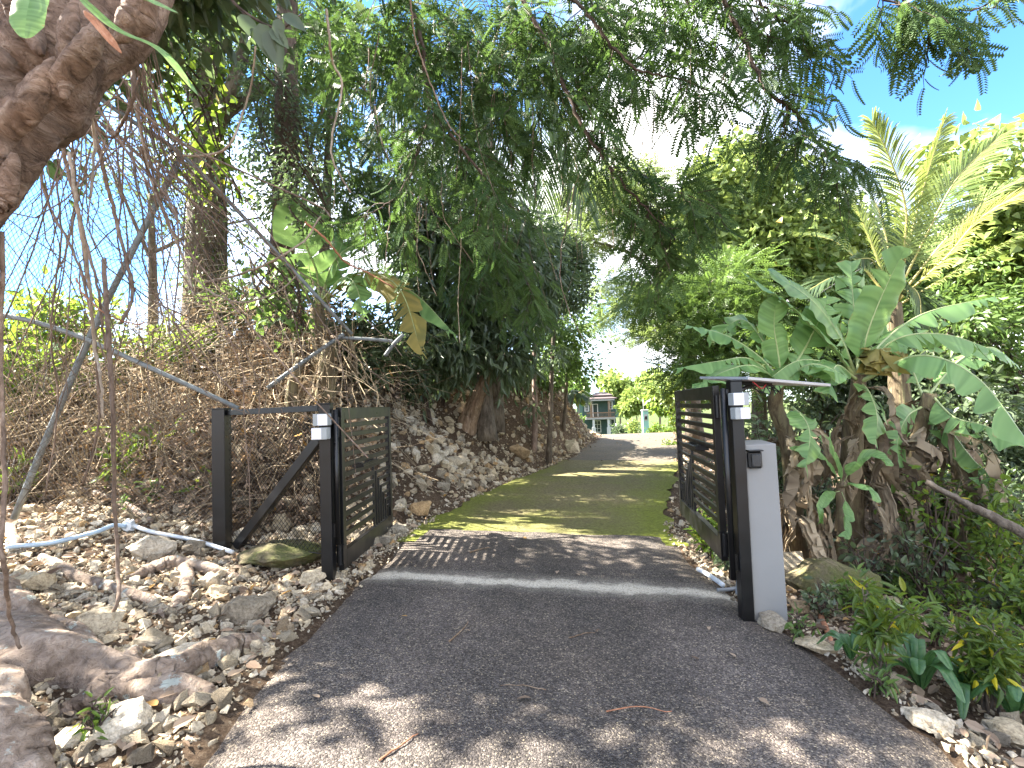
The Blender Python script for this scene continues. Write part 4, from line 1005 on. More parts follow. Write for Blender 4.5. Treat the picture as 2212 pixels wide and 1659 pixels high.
for i, (pp, d, r, cname, lab) in enumerate(AR):
    gq = np.random.default_rng(300 + i)
    c = curve([P(x, y, d + .12 * math.sin(k * 1.7 + i)) for k, (x, y) in enumerate(pp)], 36, .005, gq)
    g = Geo(); tube(g, c, r * (1 - .35 * np.linspace(0, 1, 36)) * (1 + .22 * gq.random(36)), 7); o = g.build("aerial_root", {"brown": M_aerial, "pale": M_paleroot, "red": M_redroot}[cname], origin=c[0])
    tag(o, lab, "aerial root", "aerial roots and lianas")
# the many fine strands: nobody could count them
def strands(name, mat, n, fn, seed, r=(.003, .009), sides=3, seg=9, jit=.02, parent=None):
    gq = np.random.default_rng(seed); g = Geo()
    for i in range(n):
        c = curve(fn(gq), seg, jit, gq); rad = gq.uniform(*r); tube(g, c, np.linspace(rad, rad * .55, len(c)), sides, gq.random(), cap=False)
    return tag(g.build(name, mat, smooth=True), kind='stuff')
def fan(gq):
    a = np.array(P(gq.uniform(60, 320), gq.uniform(130, 330), gq.uniform(3.4, 5.2)))
    b = a + np.array([gq.normal(.3, .9), gq.uniform(-.3, .9), -gq.uniform(.8, 3.0)])
    return [a, a * .65 + b * .35 + gq.normal(0, .22, 3), a * .3 + b * .7 + gq.normal(0, .22, 3), b]
strands("hanging_rootlets", M_aerial, 62, fan, 8, (.003, .010), 4, 12, .018)
def cvine(gq):
    a = np.array(P(gq.uniform(690, 1450), gq.uniform(60, 420), gq.uniform(5.8, 9.0))); l = gq.uniform(.6, 2.4)
    return [a, a + np.array([gq.normal(0, .12), gq.normal(0, .1), -l * .5]), a + np.array([gq.normal(0, .22), gq.normal(0, .1), -l])]
strands("canopy_hanging_vines", M_aerial, 55, cvine, 12, (.003, .007), 4, 14, .012)
def sweep(gq):
    a = np.array(P(gq.uniform(260, 330), gq.uniform(90, 180), gq.uniform(4.8, 5.6))); b = np.array(P(gq.uniform(390, 520), gq.uniform(400, 620), gq.uniform(5.4, 6.2)))
    return [a, (a + b) / 2 + np.array([gq.normal(-.1, .1), gq.normal(0, .1), gq.normal(-.15, .1)]), b]
strands("swept_rootlets", M_aerial, 42, sweep, 9, (.004, .008), 4, 12, .012)

# ------------------------------------------------------------------ dead vines and brush over the bank behind the fence
def brush(gq):
    while True:
        x = gq.uniform(-8.5, -1.9); y = gq.uniform(5.9, 9.4)
        w = float(bankw(np.array([x]), np.array([y]))[0])
        if w > .05 and (x < -2.6 or y > 7.4 or gq.random() < .25) and gq.random() < .12 + 1.5 * max(0, float(vnoise(x * 1.2, y * 2.2, 1, 88)) - .3): break
    z = Hs(x, y) + gq.random() ** 1.3 * (1.0 + .5 * (x < -3.4))
    a = np.array([x, y, z]); l = gq.uniform(.2, 1.3) ** 1.2; k = 1.8 * (float(vnoise(x, y, .9, 90)) - .5)
    v = nrm(gq.normal(size=3) * np.array([.7, .6, .45]) + np.array([k, -.25, -.25])) * l
    return [a, a + v * .5 + gq.normal(0, .14 * l, 3), a + v + gq.normal(0, .1, 3) + np.array([0, 0, -.16 * l])]
strands("dead_vine_brush", M_brush, 2000, brush, 21, (.0025, .010), 3, 7, .02)
def hangv(gq):
    x = gq.uniform(-7.2, -2.0); y = gq.uniform(5.6, 7.4); zt = Hs(x, y) + gq.uniform(.8, 2.6); a = np.array([x, y, zt])
    return [a, a + np.array([gq.normal(0, .15), gq.normal(0, .1), -.6]), a + np.array([gq.normal(0, .3), gq.normal(0, .2), -gq.uniform(.9, 1.8)])]
strands("hanging_dead_vines", M_brush, 230, hangv, 22, (.003, .008), 3, 9, .03)

def litter(name, n, region, size, mat, seed, tmpl=T_OVAL, lift=.015):
    gq = np.random.default_rng(seed); x, y = region(gq, n)
    pos = np.stack([x, y, H(x, y) + lift + gq.random(len(x)) * .03], 1); m = len(x)
    yd = gq.normal(size=(m, 3)) * np.array([1, 1, .25]); g = Geo()
    leaves(g, tmpl, pos, yd, size * (.5 + gq.random(m)), gq, 1.2)
    return tag(g.build(name, mat, smooth=False), kind='stuff')
litter("leaf_litter", 9000, lambda q, n: sample(n * 3, -8, 5, 1.4, 20, lambda x, y: (edge(x, y) > .05) * (.2 + .8 * vnoise(x, y, 1.1, 61)) * np.where(bankw(x, y) > 0, .8, 1.0), q), .075, M_litter, 31)
litter("leaf_litter", 3500, lambda q, n: sample(n * 3, 1.7, 9, 1.6, 14, lambda x, y: (redge(x, y) > .1) * (.15 + .85 * vnoise(x, y, 1.1, 63)), q), .085, M_litter, 32)
litter("leaf_litter", 500, lambda q, n: sample(n * 12, 0, 8, 12.5, 22, lambda x, y: (np.abs(x - roadc(y)) < 1.9) * (.03 + .9 * sstep(1.2, 1.6, np.abs(x - roadc(y)))), q), .06, M_litter, 33, lift=.06)
litter("dead_leaf_heap", 5000, lambda q, n: sample(n * 3, -7.5, -2.4, 5.8, 8.6, lambda x, y: (bankw(x, y) > .05) * .9, q), .1, M_litter, 34, lift=.04)

def hung_leaves(name, n, seed):
    q = np.random.default_rng(seed); x, y = sample(n * 3, -8, -1.9, 5.9, 9.2, lambda x, y: (bankw(x, y) > .05) * (.1 + .9 * vnoise(x, y, 1.6, 71) ** 1.5) * np.where(x < -2.6, 1, .35), q); m = len(x)
    pos = np.stack([x, y, H(x, y) + q.random(m) ** 2 * 1.1], 1); g = Geo()
    leaves(g, T_OVAL, pos, q.normal(size=(m, 3)) * np.array([1, 1, .5]) + np.array([0, 0, -.7]), .10 * (.4 + q.random(m)), q, .1); return tag(g.build(name, M_litter, smooth=False), kind='stuff')
hung_leaves("dead_leaf_heap", 6500, 36)
# single fallen leaves and twigs on the drive
FL = [(1147, 1520, .075, 95, "grey brown pointed leaf lying alone on the near asphalt", .3), (1135, 1170, .10, 10, "pale tan leaf on the patched asphalt before the moss", .98), (1110, 1187, .07, 30, "small orange leaf beside the gate shadow", .9),
      (1205, 1240, .08, 170, "reddish leaf lying on the pale threshold, the larger one", .8), (1252, 1250, .07, 20, "reddish leaf on the threshold nearest its middle", .7), (1016, 1373, .05, 60, "small brown leaf on the asphalt left of the twig", .5),
      (1296, 1369, .055, 140, "dark curled leaf in the middle of the asphalt", .1), (1532, 1363, .06, 160, "small reddish leaf near the right driveway edge", .8), (1510, 1436, .06, 40, "dark brown leaf cluster on the right of the near asphalt", .1),
      (1590, 1430, .06, 20, "short pinkish leaf close to the dracaena", .75), (690, 1521, .06, 60, "small orange leaf next to the cut root", .9), (1458, 1222, .06, 15, "thin pale leaf on the asphalt behind the threshold", .6),
      (880, 1340, .05, 80, "yellowish crumb of leaf on the left of the asphalt", .97), (1640, 1520, .07, 200, "tan leaf at the sunlit edge of the near asphalt", .6)]
for i, (px, py, s, a, lab, t_) in enumerate(FL):
    p = ground(px, py, .0); g = Geo(); V, F = T_OVAL; g.add(V * s * np.array([1, 1, .9]) * np.array([1, 1, 1]), F, t_)
    o = g.build("fallen_leaf", M_litter, smooth=True); o.location = (p.x, p.y, roadz(p.x, p.y) + .028); o.rotation_euler = (math.radians(8), math.radians(10), math.radians(a)); tag(o, lab, "leaf", "fallen leaves on the drive")
TW = [((970, 1392), (1010, 1352), .006, "short pale twig lying on the asphalt left of centre"), ((820, 1652), (905, 1590), .005, "reddish twig at the bottom of the picture"), ((1180, 1500), (1080, 1490), .003, "fine dark twig on the near asphalt"), ((1310, 1548), (1450, 1552), .004, "thin red stalk at the edge of the sunlit patch"), ((1230, 1385), (1285, 1372), .004, "small broken twig beside the curled leaf"), ((1700, 1172), (1745, 1175), .0, ""), ((1015, 1198), (1060, 1188), .008, "curved pale strip of bark beside the gate shadow")]
for (a0, b0, r, lab) in TW:
    if not r: continue
    a1, b1 = ground(*a0), ground(*b0); a1.z = roadz(a1.x, a1.y) + .02; b1.z = roadz(b1.x, b1.y) + .02
    c = curve([a1, (a1 + b1) / 2 + Vector((.02, .02, .008)), b1], 10, .004); c[:, 2] = np.maximum(c[:, 2], roadz(c[:, 0], c[:, 1]) + .016)
    g = Geo(); tube(g, c, np.linspace(r, r * .5, 10), 6); o = g.build("twig", M_dead if "red" not in lab else M_redroot, origin=c[0]); tag(o, lab, "twig", "twigs on the drive")
# ------------------------------------------------------------------ palms
def frond(root, ctrl, n=44, ll=.55, lw=.034, mat=None, hint=(0, 0, 1), vee=.35, droop=.35, seed=0, start=.16, rr=.022, comb=.55):
    g = np.random.default_rng(seed); o0 = np.array(root.location)
    c = curve(ctrl, 40) - o0; n_ = len(c); T = nrm(np.gradient(c, axis=0)); h = np.array(hint, float)
    geo = Geo()
    V, F, TT = [], [], []
    for s in (1, -1):
        for i in range(n):
            t = start + (1 - start) * (i + .3 * g.random()) / n; k = min(t * (n_ - 1), n_ - 1.001); a = int(k); f = k - a
            p = c[a] * (1 - f) + c[a + 1] * f; d = T[a]
            side = nrm(np.cross(d, h)) * s; up = nrm(np.cross(side * s, d))
            u = (t - start) / (1 - start); l = ll * (.35 + .65 * math.sin(math.pi * min(.98, .18 + .75 * u))) * (.85 + .3 * g.random())
            dir_ = nrm(side * (1 - .35 * u) + d * (comb + .9 * u) + up * vee + g.normal(0, .07, 3))
            wv = nrm(np.cross(dir_, up)) * lw * .5
            q0 = p; q1 = p + dir_ * l * .4 + np.array([0, 0, -droop * .10 * l]); q2 = p + dir_ * l * .75 + np.array([0, 0, -droop * .38 * l]); q3 = p + dir_ * l * .97 + np.array([0, 0, -droop * .75 * l])
            b = len(V); V += [q0 - wv * .5, q0 + wv * .5, q1 - wv, q1 + wv, q2 - wv * .75, q2 + wv * .75, q3]
            F += [[b, b + 1, b + 3, b + 2], [b + 2, b + 3, b + 5, b + 4]]; TT += [g.random()] * 7
    V = np.array(V); F = np.array(F); tri = np.array([[7 * i + 4, 7 * i + 5, 7 * i + 6] for i in range(len(V) // 7)])
    geo.add(V, [F, tri], np.array(TT)); fo = geo.build("frond", mat, root, smooth=False)
    ge = Geo(); tube(ge, c, np.linspace(rr, rr * .2, n_), 5); ge.build("rachis", M_ribp, fo)
    return fo

cb = P(1925, 655, 8.2); cbase = on(cb)
pal = empty("coconut_palm", tuple(cbase), "young coconut palm with bright yellow green fronds behind the banana clump", "palm")
g = Geo(); c = curve([Vector((0, 0, -.2)), Vector((.05, .02, (cb.z - cbase.z) * .5)), cb - cbase], 16); tube(g, c, np.linspace(.2, .13, 16), 12, wob=.12, seed=5); g.build("trunk", M_pseudo, pal)
FR = [([(1930, 640, 8.2), (1958, 470, 8.2), (1925, 350, 8.1), (1884, 262, 8.0)], L_palm, (-.3, -1, .2), 1.0), ([(1935, 640, 8.2), (1975, 480, 8.3), (2008, 360, 8.3), (2042, 255, 8.3)], L_palm, (.2, -1, 0), .75),
      ([(1935, 640, 8.2), (2005, 500, 8.1), (2068, 385, 8.0), (2165, 290, 8.0)], L_palm, (-.4, -.8, .5), 1.05), ([(1940, 645, 8.2), (2040, 520, 7.9), (2130, 430, 7.7), (2240, 370, 7.5)], L_palm, (-.2, -.3, 1), .9),
      ([(1940, 650, 8.2), (2040, 560, 7.7), (2120, 470, 7.3), (2250, 395, 6.9)], L_palmy, (-.1, -.6, 1), .8), ([(1940, 660, 8.2), (2060, 590, 7.6), (2140, 545, 7.2), (2225, 500, 6.8)], L_palm, (0, -.5, 1), .75),
      ([(1925, 640, 8.2), (1880, 520, 8.3), (1840, 440, 8.4), (1775, 385, 8.6)], L_palm, (.3, -.6, .7), .9), ([(1920, 645, 8.2), (1850, 560, 8.4), (1800, 520, 8.6), (1735, 505, 8.9)], L_palm, (.2, -.5, 1), .85),
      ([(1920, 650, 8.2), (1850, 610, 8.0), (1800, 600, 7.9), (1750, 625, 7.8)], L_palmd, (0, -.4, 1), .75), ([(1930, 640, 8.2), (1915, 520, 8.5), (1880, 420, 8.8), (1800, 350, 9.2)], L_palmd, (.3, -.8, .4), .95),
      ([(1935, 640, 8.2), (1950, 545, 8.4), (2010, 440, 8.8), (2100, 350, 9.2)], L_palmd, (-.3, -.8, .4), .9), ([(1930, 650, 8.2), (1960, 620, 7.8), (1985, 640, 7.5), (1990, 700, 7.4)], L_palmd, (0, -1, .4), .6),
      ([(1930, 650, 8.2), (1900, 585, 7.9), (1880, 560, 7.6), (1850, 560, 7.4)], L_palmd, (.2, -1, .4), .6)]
for i, (pp, m_, hn, sc) in enumerate(FR): frond(pal, [P(*p) for p in pp], 88, .70 * sc, .021, m_, hn, .3, .5, 600 + i, comb=.75)
for k in range(4):
    g = Geo(); a = k * 1.6; tube(g, curve([cb - cbase + Vector((0, 0, -.1)), cb - cbase + Vector((.2 * math.cos(a), .2 * math.sin(a), .12)), cb - cbase + Vector((.42 * math.cos(a), .42 * math.sin(a), .02))], 8), np.linspace(.03, .012, 8), 6); g.build("leaf_base", M_ribp, pal)

kb_ = P(1040, 170, 12.5); kbase = on(P(1062, 735, 12.2))
pal2 = empty("tall_palm", tuple(kbase), "tall palm with a slender grey trunk and dark drooping fronds above the bank", "palm")
g = Geo(); tube(g, curve([Vector((0, 0, -.3)), P(1056, 560, 12.3) - kbase, P(1050, 350, 12.4) - kbase, kb_ - kbase], 24), np.linspace(.26, .19, 24), 12, wob=.05, seed=4); g.build("trunk", M_bark, pal2)
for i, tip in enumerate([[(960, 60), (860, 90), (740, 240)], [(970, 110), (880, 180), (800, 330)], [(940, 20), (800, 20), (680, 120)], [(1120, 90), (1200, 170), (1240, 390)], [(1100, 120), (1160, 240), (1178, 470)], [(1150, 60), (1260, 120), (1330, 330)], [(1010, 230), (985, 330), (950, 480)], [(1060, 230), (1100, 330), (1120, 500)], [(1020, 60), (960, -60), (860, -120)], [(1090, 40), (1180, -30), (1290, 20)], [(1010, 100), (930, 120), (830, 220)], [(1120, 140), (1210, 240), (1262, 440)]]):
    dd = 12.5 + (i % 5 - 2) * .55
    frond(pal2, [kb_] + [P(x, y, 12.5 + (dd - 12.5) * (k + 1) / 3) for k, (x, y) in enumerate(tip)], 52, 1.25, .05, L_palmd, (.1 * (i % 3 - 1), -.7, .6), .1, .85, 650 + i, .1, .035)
fp2 = on(P(1232, 905, 19.5)); fpt = P(1236, 858, 19.5)
pal3 = empty("fan_palm", tuple(fp2), "small fan leaved palm at the end of the bank before the house", "palm")
g = Geo(); tube(g, [Vector((0, 0, -.2)), fpt - fp2], .09, 8); g.build("trunk", M_bark, pal3)
for i in range(14):
    a = i * 2.4; e = .75 * (.6 + .4 * random.random()); v = Vector((math.cos(a) * e, math.sin(a) * e, .35 * random.random() - .1))
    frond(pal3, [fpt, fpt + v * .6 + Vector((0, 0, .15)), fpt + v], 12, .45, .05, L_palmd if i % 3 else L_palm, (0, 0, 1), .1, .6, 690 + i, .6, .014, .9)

# ------------------------------------------------------------------ bananas
def banana_leaf(root, ctrl, width, hint, mat, seed, tears=7, fold=.35, pet=.12, wav=.07, crump=0.0, nm="leaf", rib=True, tipw=.0, hang=0.0, sweep=.35):
    g = np.random.default_rng(seed); o0 = np.array(root.location); n = 22 if mat is L_bandead else 58; m = 5
    c = curve(ctrl, n, .008 if crump else 0, g) - o0; T = nrm(np.gradient(c, axis=0)); h = np.array(hint, float)
    u = (np.linspace(0, 1, n) - pet) / (1 - pet); i0 = int(np.argmax(u >= 0))
    prof = np.where(u > 0, np.clip(u / .14, 0, 1) ** .6 * np.clip((1.001 - u) / .24, 0, 1) ** .55, 0) * (1 - .12 * np.abs(np.clip(u, 0, 1) - .45))
    geo = Geo()
    for s in (1, -1):
        cuts = sorted(set([i0, n - 1] + [int(k) for k in g.integers(i0 + 3, n - 1, int(tears * 1.3))]))
        for a, b in zip(cuts[:-1], cuts[1:]):
            dr = g.normal(0, .09) + hang; gap = .02 + .05 * g.random(); rows = np.arange(a, b + 1); R = []
            ph = g.random() * 6
            for r in rows:
                side = nrm(np.cross(T[r], h)) * s; up = nrm(np.cross(side * s, T[r]))
                w = width * .5 * prof[r]; e = (r - a) / max(1, b - a)
                sh = (gap if a > i0 else 0) * (1 - e) - (gap if b < n - 1 else 0) * e
                for q in range(m):
                    x = q / (m - 1); wv = wav * width * x * math.sin(r * (34 / n) * 1.1 + ph) * .35
                    pt = c[r] + side * w * x * (1 - .12 * x * abs(fold)) + up * (fold * w * x * (1 - .75 * x) - (.16 + max(0, dr)) * w * x * x + wv * x) + T[r] * (sh * x * x * 2 + w * x * sweep) + np.array([0, 0, -hang * w * x * 1.2])
                    if crump: pt = pt + g.normal(0, crump, 3) * x
                    R.append(pt)
            nr = len(rows); ii, jj = np.meshgrid(np.arange(nr - 1), np.arange(m - 1), indexing='ij')
            F = np.stack([ii * m + jj, ii * m + jj + 1, (ii + 1) * m + jj + 1, (ii + 1) * m + jj], -1).reshape(-1, 4)
            tint = np.clip(.45 + .2 * np.repeat(g.normal(size=nr), m) + .1 * s * .5, 0, .93)
            brown = np.repeat(vnoise(rows * .35 + seed, rows * 0, 1, s) > .62, m) & np.tile(np.arange(m) == m - 1, nr); tint = np.where(brown, 1.0, tint)
            geo.add(np.array(R), [F if s > 0 else F[:, ::-1]], tint)
    lo = geo.build(nm, mat, root, smooth=True)
    if rib:
        ge = Geo(); tube(ge, c - nrm(np.cross(np.cross(T, h), T)) * .004, np.interp(np.linspace(0, 1, n), [0, pet, 1], [.028, .018, .003]) * min(1, (width / .42) ** 1.3), 6); ge.build("midrib", M_rib if mat is not L_bandead else M_pseudo, lo)
    return lo
def stem(root, ctrl, r, seed):
    g = Geo(); o0 = Vector(root.location); c = curve([Vector(tuple(v)) - o0 for v in ctrl], 16, .008, np.random.default_rng(seed)); tube(g, c, np.linspace(r * 1.25, r * .7, 16), 12, wob=.15, seed=seed); return g.build("stem", M_pseudo, root)
def dead_strip(root, ctrl, w, seed):
    """a withered blade: a narrow ribbon, folded along its length and frayed at the end"""
    g = np.random.default_rng(seed); o0 = np.array(root.location); n, m = 20, 7
    c = curve(ctrl, n, .012, g) - o0; T = nrm(np.gradient(c, axis=0)); a = g.random() * 6.28 + np.cumsum(g.normal(0, .16, n))
    s = np.linspace(0, 1, n); pr = np.clip(s / .3, .12, 1) * np.clip((1.03 - s) / .35, 0, 1) ** .7
    R = np.zeros((n, m, 3)); fo = np.cumsum(g.normal(0, .5, (n, m)), 0) * .22 + g.normal(0, .7, m)[None]
    for r in range(n):
        h = np.array([math.cos(a[r]), math.sin(a[r]), 0.]); x = nrm(np.cross(T[r], h)); y = nrm(np.cross(x, T[r]))
        for q in range(m):
            u = q / (m - 1) * 2 - 1; R[r, q] = c[r] + x * u * w * .5 * pr[r] + y * w * pr[r] * (.28 * (1 if q % 2 else -1) + .22 * fo[r, q]) + T[r] * (g.normal(0, .03) if 0 < r < n - 1 else g.normal(0, .06))
    ii, jj = np.meshgrid(np.arange(n - 1), np.arange(m - 1), indexing='ij'); k = ~((g.random((n - 1, m - 1)) < .10 * s[1:, None] + .02))
    F = np.stack([ii * m + jj, ii * m + jj + 1, (ii + 1) * m + jj + 1, (ii + 1) * m + jj], -1)[k]
    geo = Geo(); geo.add(R.reshape(-1, 3), [F], np.clip(g.normal(.5, .25) + .22 * g.normal(size=n * m), 0, .94)); return geo.build("dead_leaf", L_bandead, root, smooth=False)
def skirt(root, top, n, seed, lmin=.5, lmax=1.5, spread=.35):
    """the dead leaves that hang down round a stem"""
    g = np.random.default_rng(seed)
    for i in range(n):
        a = g.random() * 6.28; l = g.uniform(lmin, lmax); z = g.uniform(-1.2, .1)
        l = l * g.uniform(.45, 1.0); s = Vector(tuple(top)) + Vector((math.cos(a) * .08, math.sin(a) * .08, z)); q = Vector((math.cos(a), math.sin(a), 0)) * spread * g.uniform(.2, 1.3)
        zb = Hs(s.x, s.y) + .03; e = s + q * 1.1 + Vector((g.normal(0, .08), g.normal(0, .08), -l)); e.z = max(e.z, zb)
        dead_strip(root, [s, s + q * .9 + Vector((0, 0, -l * .12)), s + q * 1.15 + Vector((g.normal(0, .05), 0, -l * .55)), e], g.uniform(.05, .17), seed * 50 + i)

B1 = P(1855, 810, 5.9); b1b = on(P(1835, 1130, 6.2))
ban1 = empty("banana_plant", tuple(b1b), "tallest banana plant with broad upright leaves behind the solar panel", "banana plant")
stem(ban1, [b1b - Vector((0, 0, .2)), P(1845, 980, 6.0), B1], .11, 1)
def bl_(root, pts, w, hint, mat, seed, **k): return banana_leaf(root, [P(*p) for p in pts], w, hint, mat, seed, **k)
bl_(ban1, [(1858, 815, 5.9), (1868, 740, 5.85), (1900, 650, 5.8), (1955, 535, 5.7)], .52, (.25, -1, .25), L_ban, 701, tears=2, fold=.25, pet=.16)
bl_(ban1, [(1850, 812, 5.9), (1815, 730, 5.8), (1755, 650, 5.65), (1662, 585, 5.5)], .50, (.3, -.75, .7), L_ban, 702, tears=3, fold=.3, pet=.14)
bl_(ban1, [(1848, 815, 5.9), (1795, 745, 5.7), (1715, 668, 5.5), (1618, 598, 5.3)], .44, (.45, -.5, .8), L_ban, 703, tears=6, fold=.3, pet=.12)
bl_(ban1, [(1856, 810, 6.0), (1850, 720, 6.2), (1842, 640, 6.3), (1838, 565, 6.35)], .46, (.15, -1, .1), L_ban, 704, tears=7, fold=.3, pet=.2)
bl_(ban1, [(1862, 812, 5.95), (1905, 740, 6.2), (2000, 675, 6.5), (2150, 640, 6.8)], .36, (-.2, -.5, 1), L_ban, 705, tears=12, fold=-.5, pet=.12, hang=.25)
bl_(ban1, [(1860, 815, 5.9), (1930, 735, 5.7), (2040, 722, 5.6), (2170, 765, 5.5)], .36, (0, -.25, 1), L_ban, 706, tears=7, fold=-.6, pet=.1, hang=.3)["label"] = "arching leaf with a brown torn middle"
bl_(ban1, [(1862, 822, 5.85), (1985, 768, 5.3), (2110, 815, 4.9), (2225, 960, 4.5)], .50, (.1, -.35, 1), L_ban, 707, tears=3, fold=-.4, pet=.2, hang=.15)
bl_(ban1, [(1850, 818, 5.85), (1790, 785, 5.6), (1720, 780, 5.45), (1640, 835, 5.3)], .36, (0, -.5, 1), L_ban, 708, tears=4, fold=-.4, pet=.1, hang=.2)
bl_(ban1, [(1848, 818, 5.8), (1815, 790, 5.5), (1800, 800, 5.3), (1790, 850, 5.2)], .34, (.1, -.8, .8), L_ban, 709, tears=2, fold=-.3, pet=.1)
bl_(ban1, [(1860, 818, 5.9), (1888, 760, 5.75), (1915, 745, 5.65), (1958, 750, 5.6)], .30, (0, -.6, .9), L_banold, 710, tears=11, fold=-.5, pet=.2, hang=.5, crump=.012)["label"] = "yellow and brown torn leaf"
bl_(ban1, [(1856, 812, 5.88), (1861, 750, 5.85), (1863, 690, 5.84), (1866, 645, 5.83)], .08, (.2, -1, 0), L_ban, 711, tears=0, fold=1.5, pet=.1)["label"] = "tightly rolled new leaf"
bl_(ban1, [(1860, 825, 5.9), (1880, 850, 5.6), (1895, 900, 5.4), (1890, 960, 5.3)], .30, (.2, -1, .3), L_ban, 712, tears=4, fold=-.4, pet=.1)
skirt(ban1, P(1850, 850, 5.95), 22, 11)
B2 = P(1690, 815, 5.6); b2b = on(P(1722, 1135, 6.0))
ban2 = empty("banana_plant", tuple(b2b), "slimmer banana plant directly behind the grey pillar", "banana plant")
stem(ban2, [b2b - Vector((0, 0, .2)), P(1708, 980, 5.8), P(1680, 880, 5.7), B2], .085, 2)
bl_(ban2, [(1690, 825, 5.6), (1680, 760, 5.55), (1672, 700, 5.5), (1678, 640, 5.45)], .34, (.05, -1, .15), L_ban, 721, tears=1, fold=.2, pet=.14)
bl_(ban2, [(1686, 822, 5.6), (1640, 770, 5.5), (1570, 725, 5.4), (1482, 702, 5.3)], .34, (.1, -.6, 1), L_ban, 722, tears=4, fold=-.3, pet=.12)
bl_(ban2, [(1684, 824, 5.6), (1620, 775, 5.35), (1550, 780, 5.2), (1462, 795, 5.0)], .28, (0, -.4, 1), L_ban, 723, tears=5, fold=-.4, pet=.12, hang=.2)
bl_(ban2, [(1684, 826, 5.6), (1630, 790, 5.2), (1570, 800, 5.0), (1500, 838, 4.85)], .28, (0, -.5, 1), L_ban, 724, tears=3, fold=-.4, pet=.1)
bl_(ban2, [(1694, 822, 5.6), (1740, 750, 5.7), (1770, 690, 5.8), (1790, 640, 5.9)], .40, (-.2, -1, .3), L_ban, 725, tears=5, fold=.3, pet=.14)
bl_(ban2, [(1690, 820, 5.6), (1650, 740, 5.6), (1600, 690, 5.7), (1530, 740, 5.8)], .30, (.2, -.7, .7), L_ban, 726, tears=7, fold=-.3, pet=.12)
bl_(ban2, [(1696, 826, 5.55), (1740, 790, 5.3), (1780, 790, 5.2), (1830, 815, 5.1)], .36, (0, -.5, 1), L_ban, 727, tears=3, fold=-.3, pet=.1)
bl_(ban2, [(1712, 880, 5.5), (1735, 900, 5.3), (1750, 940, 5.2), (1740, 1010, 5.1)], .32, (.2, -1, .2), L_ban, 728, tears=3, fold=-.2, pet=.1)
skirt(ban2, P(1694, 890, 5.7), 15, 12, .5, 1.1, .26)
B3 = P(1985, 905, 6.3); b3b = on(P(1935, 1140, 6.6))
ban3 = empty("banana_plant", tuple(b3b), "banana plant draped in dead brown leaves on the outer side of the clump", "banana plant")
stem(ban3, [b3b - Vector((0, 0, .2)), P(1950, 1040, 6.45), P(1985, 930, 6.3), P(2010, 850, 6.25)], .10, 3)
bl_(ban3, [(2010, 850, 6.25), (2060, 900, 5.9), (2130, 920, 5.6), (2230, 965, 5.3)], .36, (.1, -.5, 1), L_ban, 731, tears=7, fold=-.4, pet=.1, hang=.2)
bl_(ban3, [(2000, 870, 6.25), (2060, 940, 6.0), (2110, 1000, 5.8), (2170, 1045, 5.6)], .32, (.2, -.7, .7), L_ban, 732, tears=6, fold=-.4, pet=.1, hang=.2)
bl_(ban3, [(2000, 880, 6.2), (2080, 930, 5.8), (2150, 970, 5.6), (2182, 1080, 5.5)], .30, (.2, -.6, .8), L_bandead, 733, tears=8, fold=-.9, pet=.1, crump=.012)["label"] = "dead brown arching leaf"
bl_(ban3, [(2000, 860, 6.3), (2070, 780, 6.6), (2140, 750, 6.8), (2200, 790, 7.0)], .34, (-.1, -.6, 1), L_ban, 734, tears=8, fold=-.4, pet=.12, hang=.2)
bl_(ban3, [(1995, 860, 6.3), (1960, 780, 6.5), (1905, 720, 6.6), (1880, 660, 6.7)], .36, (0, -1, .4), L_ban, 735, tears=8, fold=.2, pet=.12)
bl_(ban3, [(1990, 880, 6.2), (1960, 900, 5.9), (1940, 950, 5.8), (1945, 1010, 5.75)], .3, (.2, -1, .2), L_ban, 736, tears=5, fold=-.2, pet=.1)
skirt(ban3, P(2000, 880, 6.3), 26, 13, .6, 1.5, .35)
B4 = P(1850, 1050, 5.5); b4b = on(P(1810, 1140, 5.6))
ban4 = empty("banana_plant", tuple(b4b), "knee high banana sucker with narrow leaves below the taller stems", "banana plant")
stem(ban4, [b4b - Vector((0, 0, .1)), P(1812, 1070, 5.55), P(1818, 1040, 5.5)], .05, 4)
for i, (pts, w) in enumerate([([(1818, 1050, 5.5), (1790, 1000, 5.4), (1750, 975, 5.3), (1705, 968, 5.2)], .10), ([(1818, 1050, 5.5), (1850, 1000, 5.4), (1890, 985, 5.3), (1930, 1005, 5.2)], .12), ([(1818, 1050, 5.5), (1815, 1010, 5.45), (1795, 960, 5.4), (1790, 945, 5.4)], .10), ([(1820, 1050, 5.5), (1850, 1045, 5.2), (1880, 1060, 5.1), (1900, 1085, 5.0)], .11), ([(1815, 1060, 5.5), (1790, 1070, 5.3), (1775, 1100, 5.2), (1770, 1130, 5.2)], .11), ([(1818, 1060, 5.5), (1835, 1110, 5.3), (1830, 1140, 5.25), (1822, 1160, 5.2)], .12)]):
    bl_(ban4, pts, w, (.1, -.8, .7), L_ban, 740 + i, tears=1, fold=.3, pet=.14)
skirt(ban4, P(1890, 950, 6.0), 16, 14, .5, 1.0, .3)
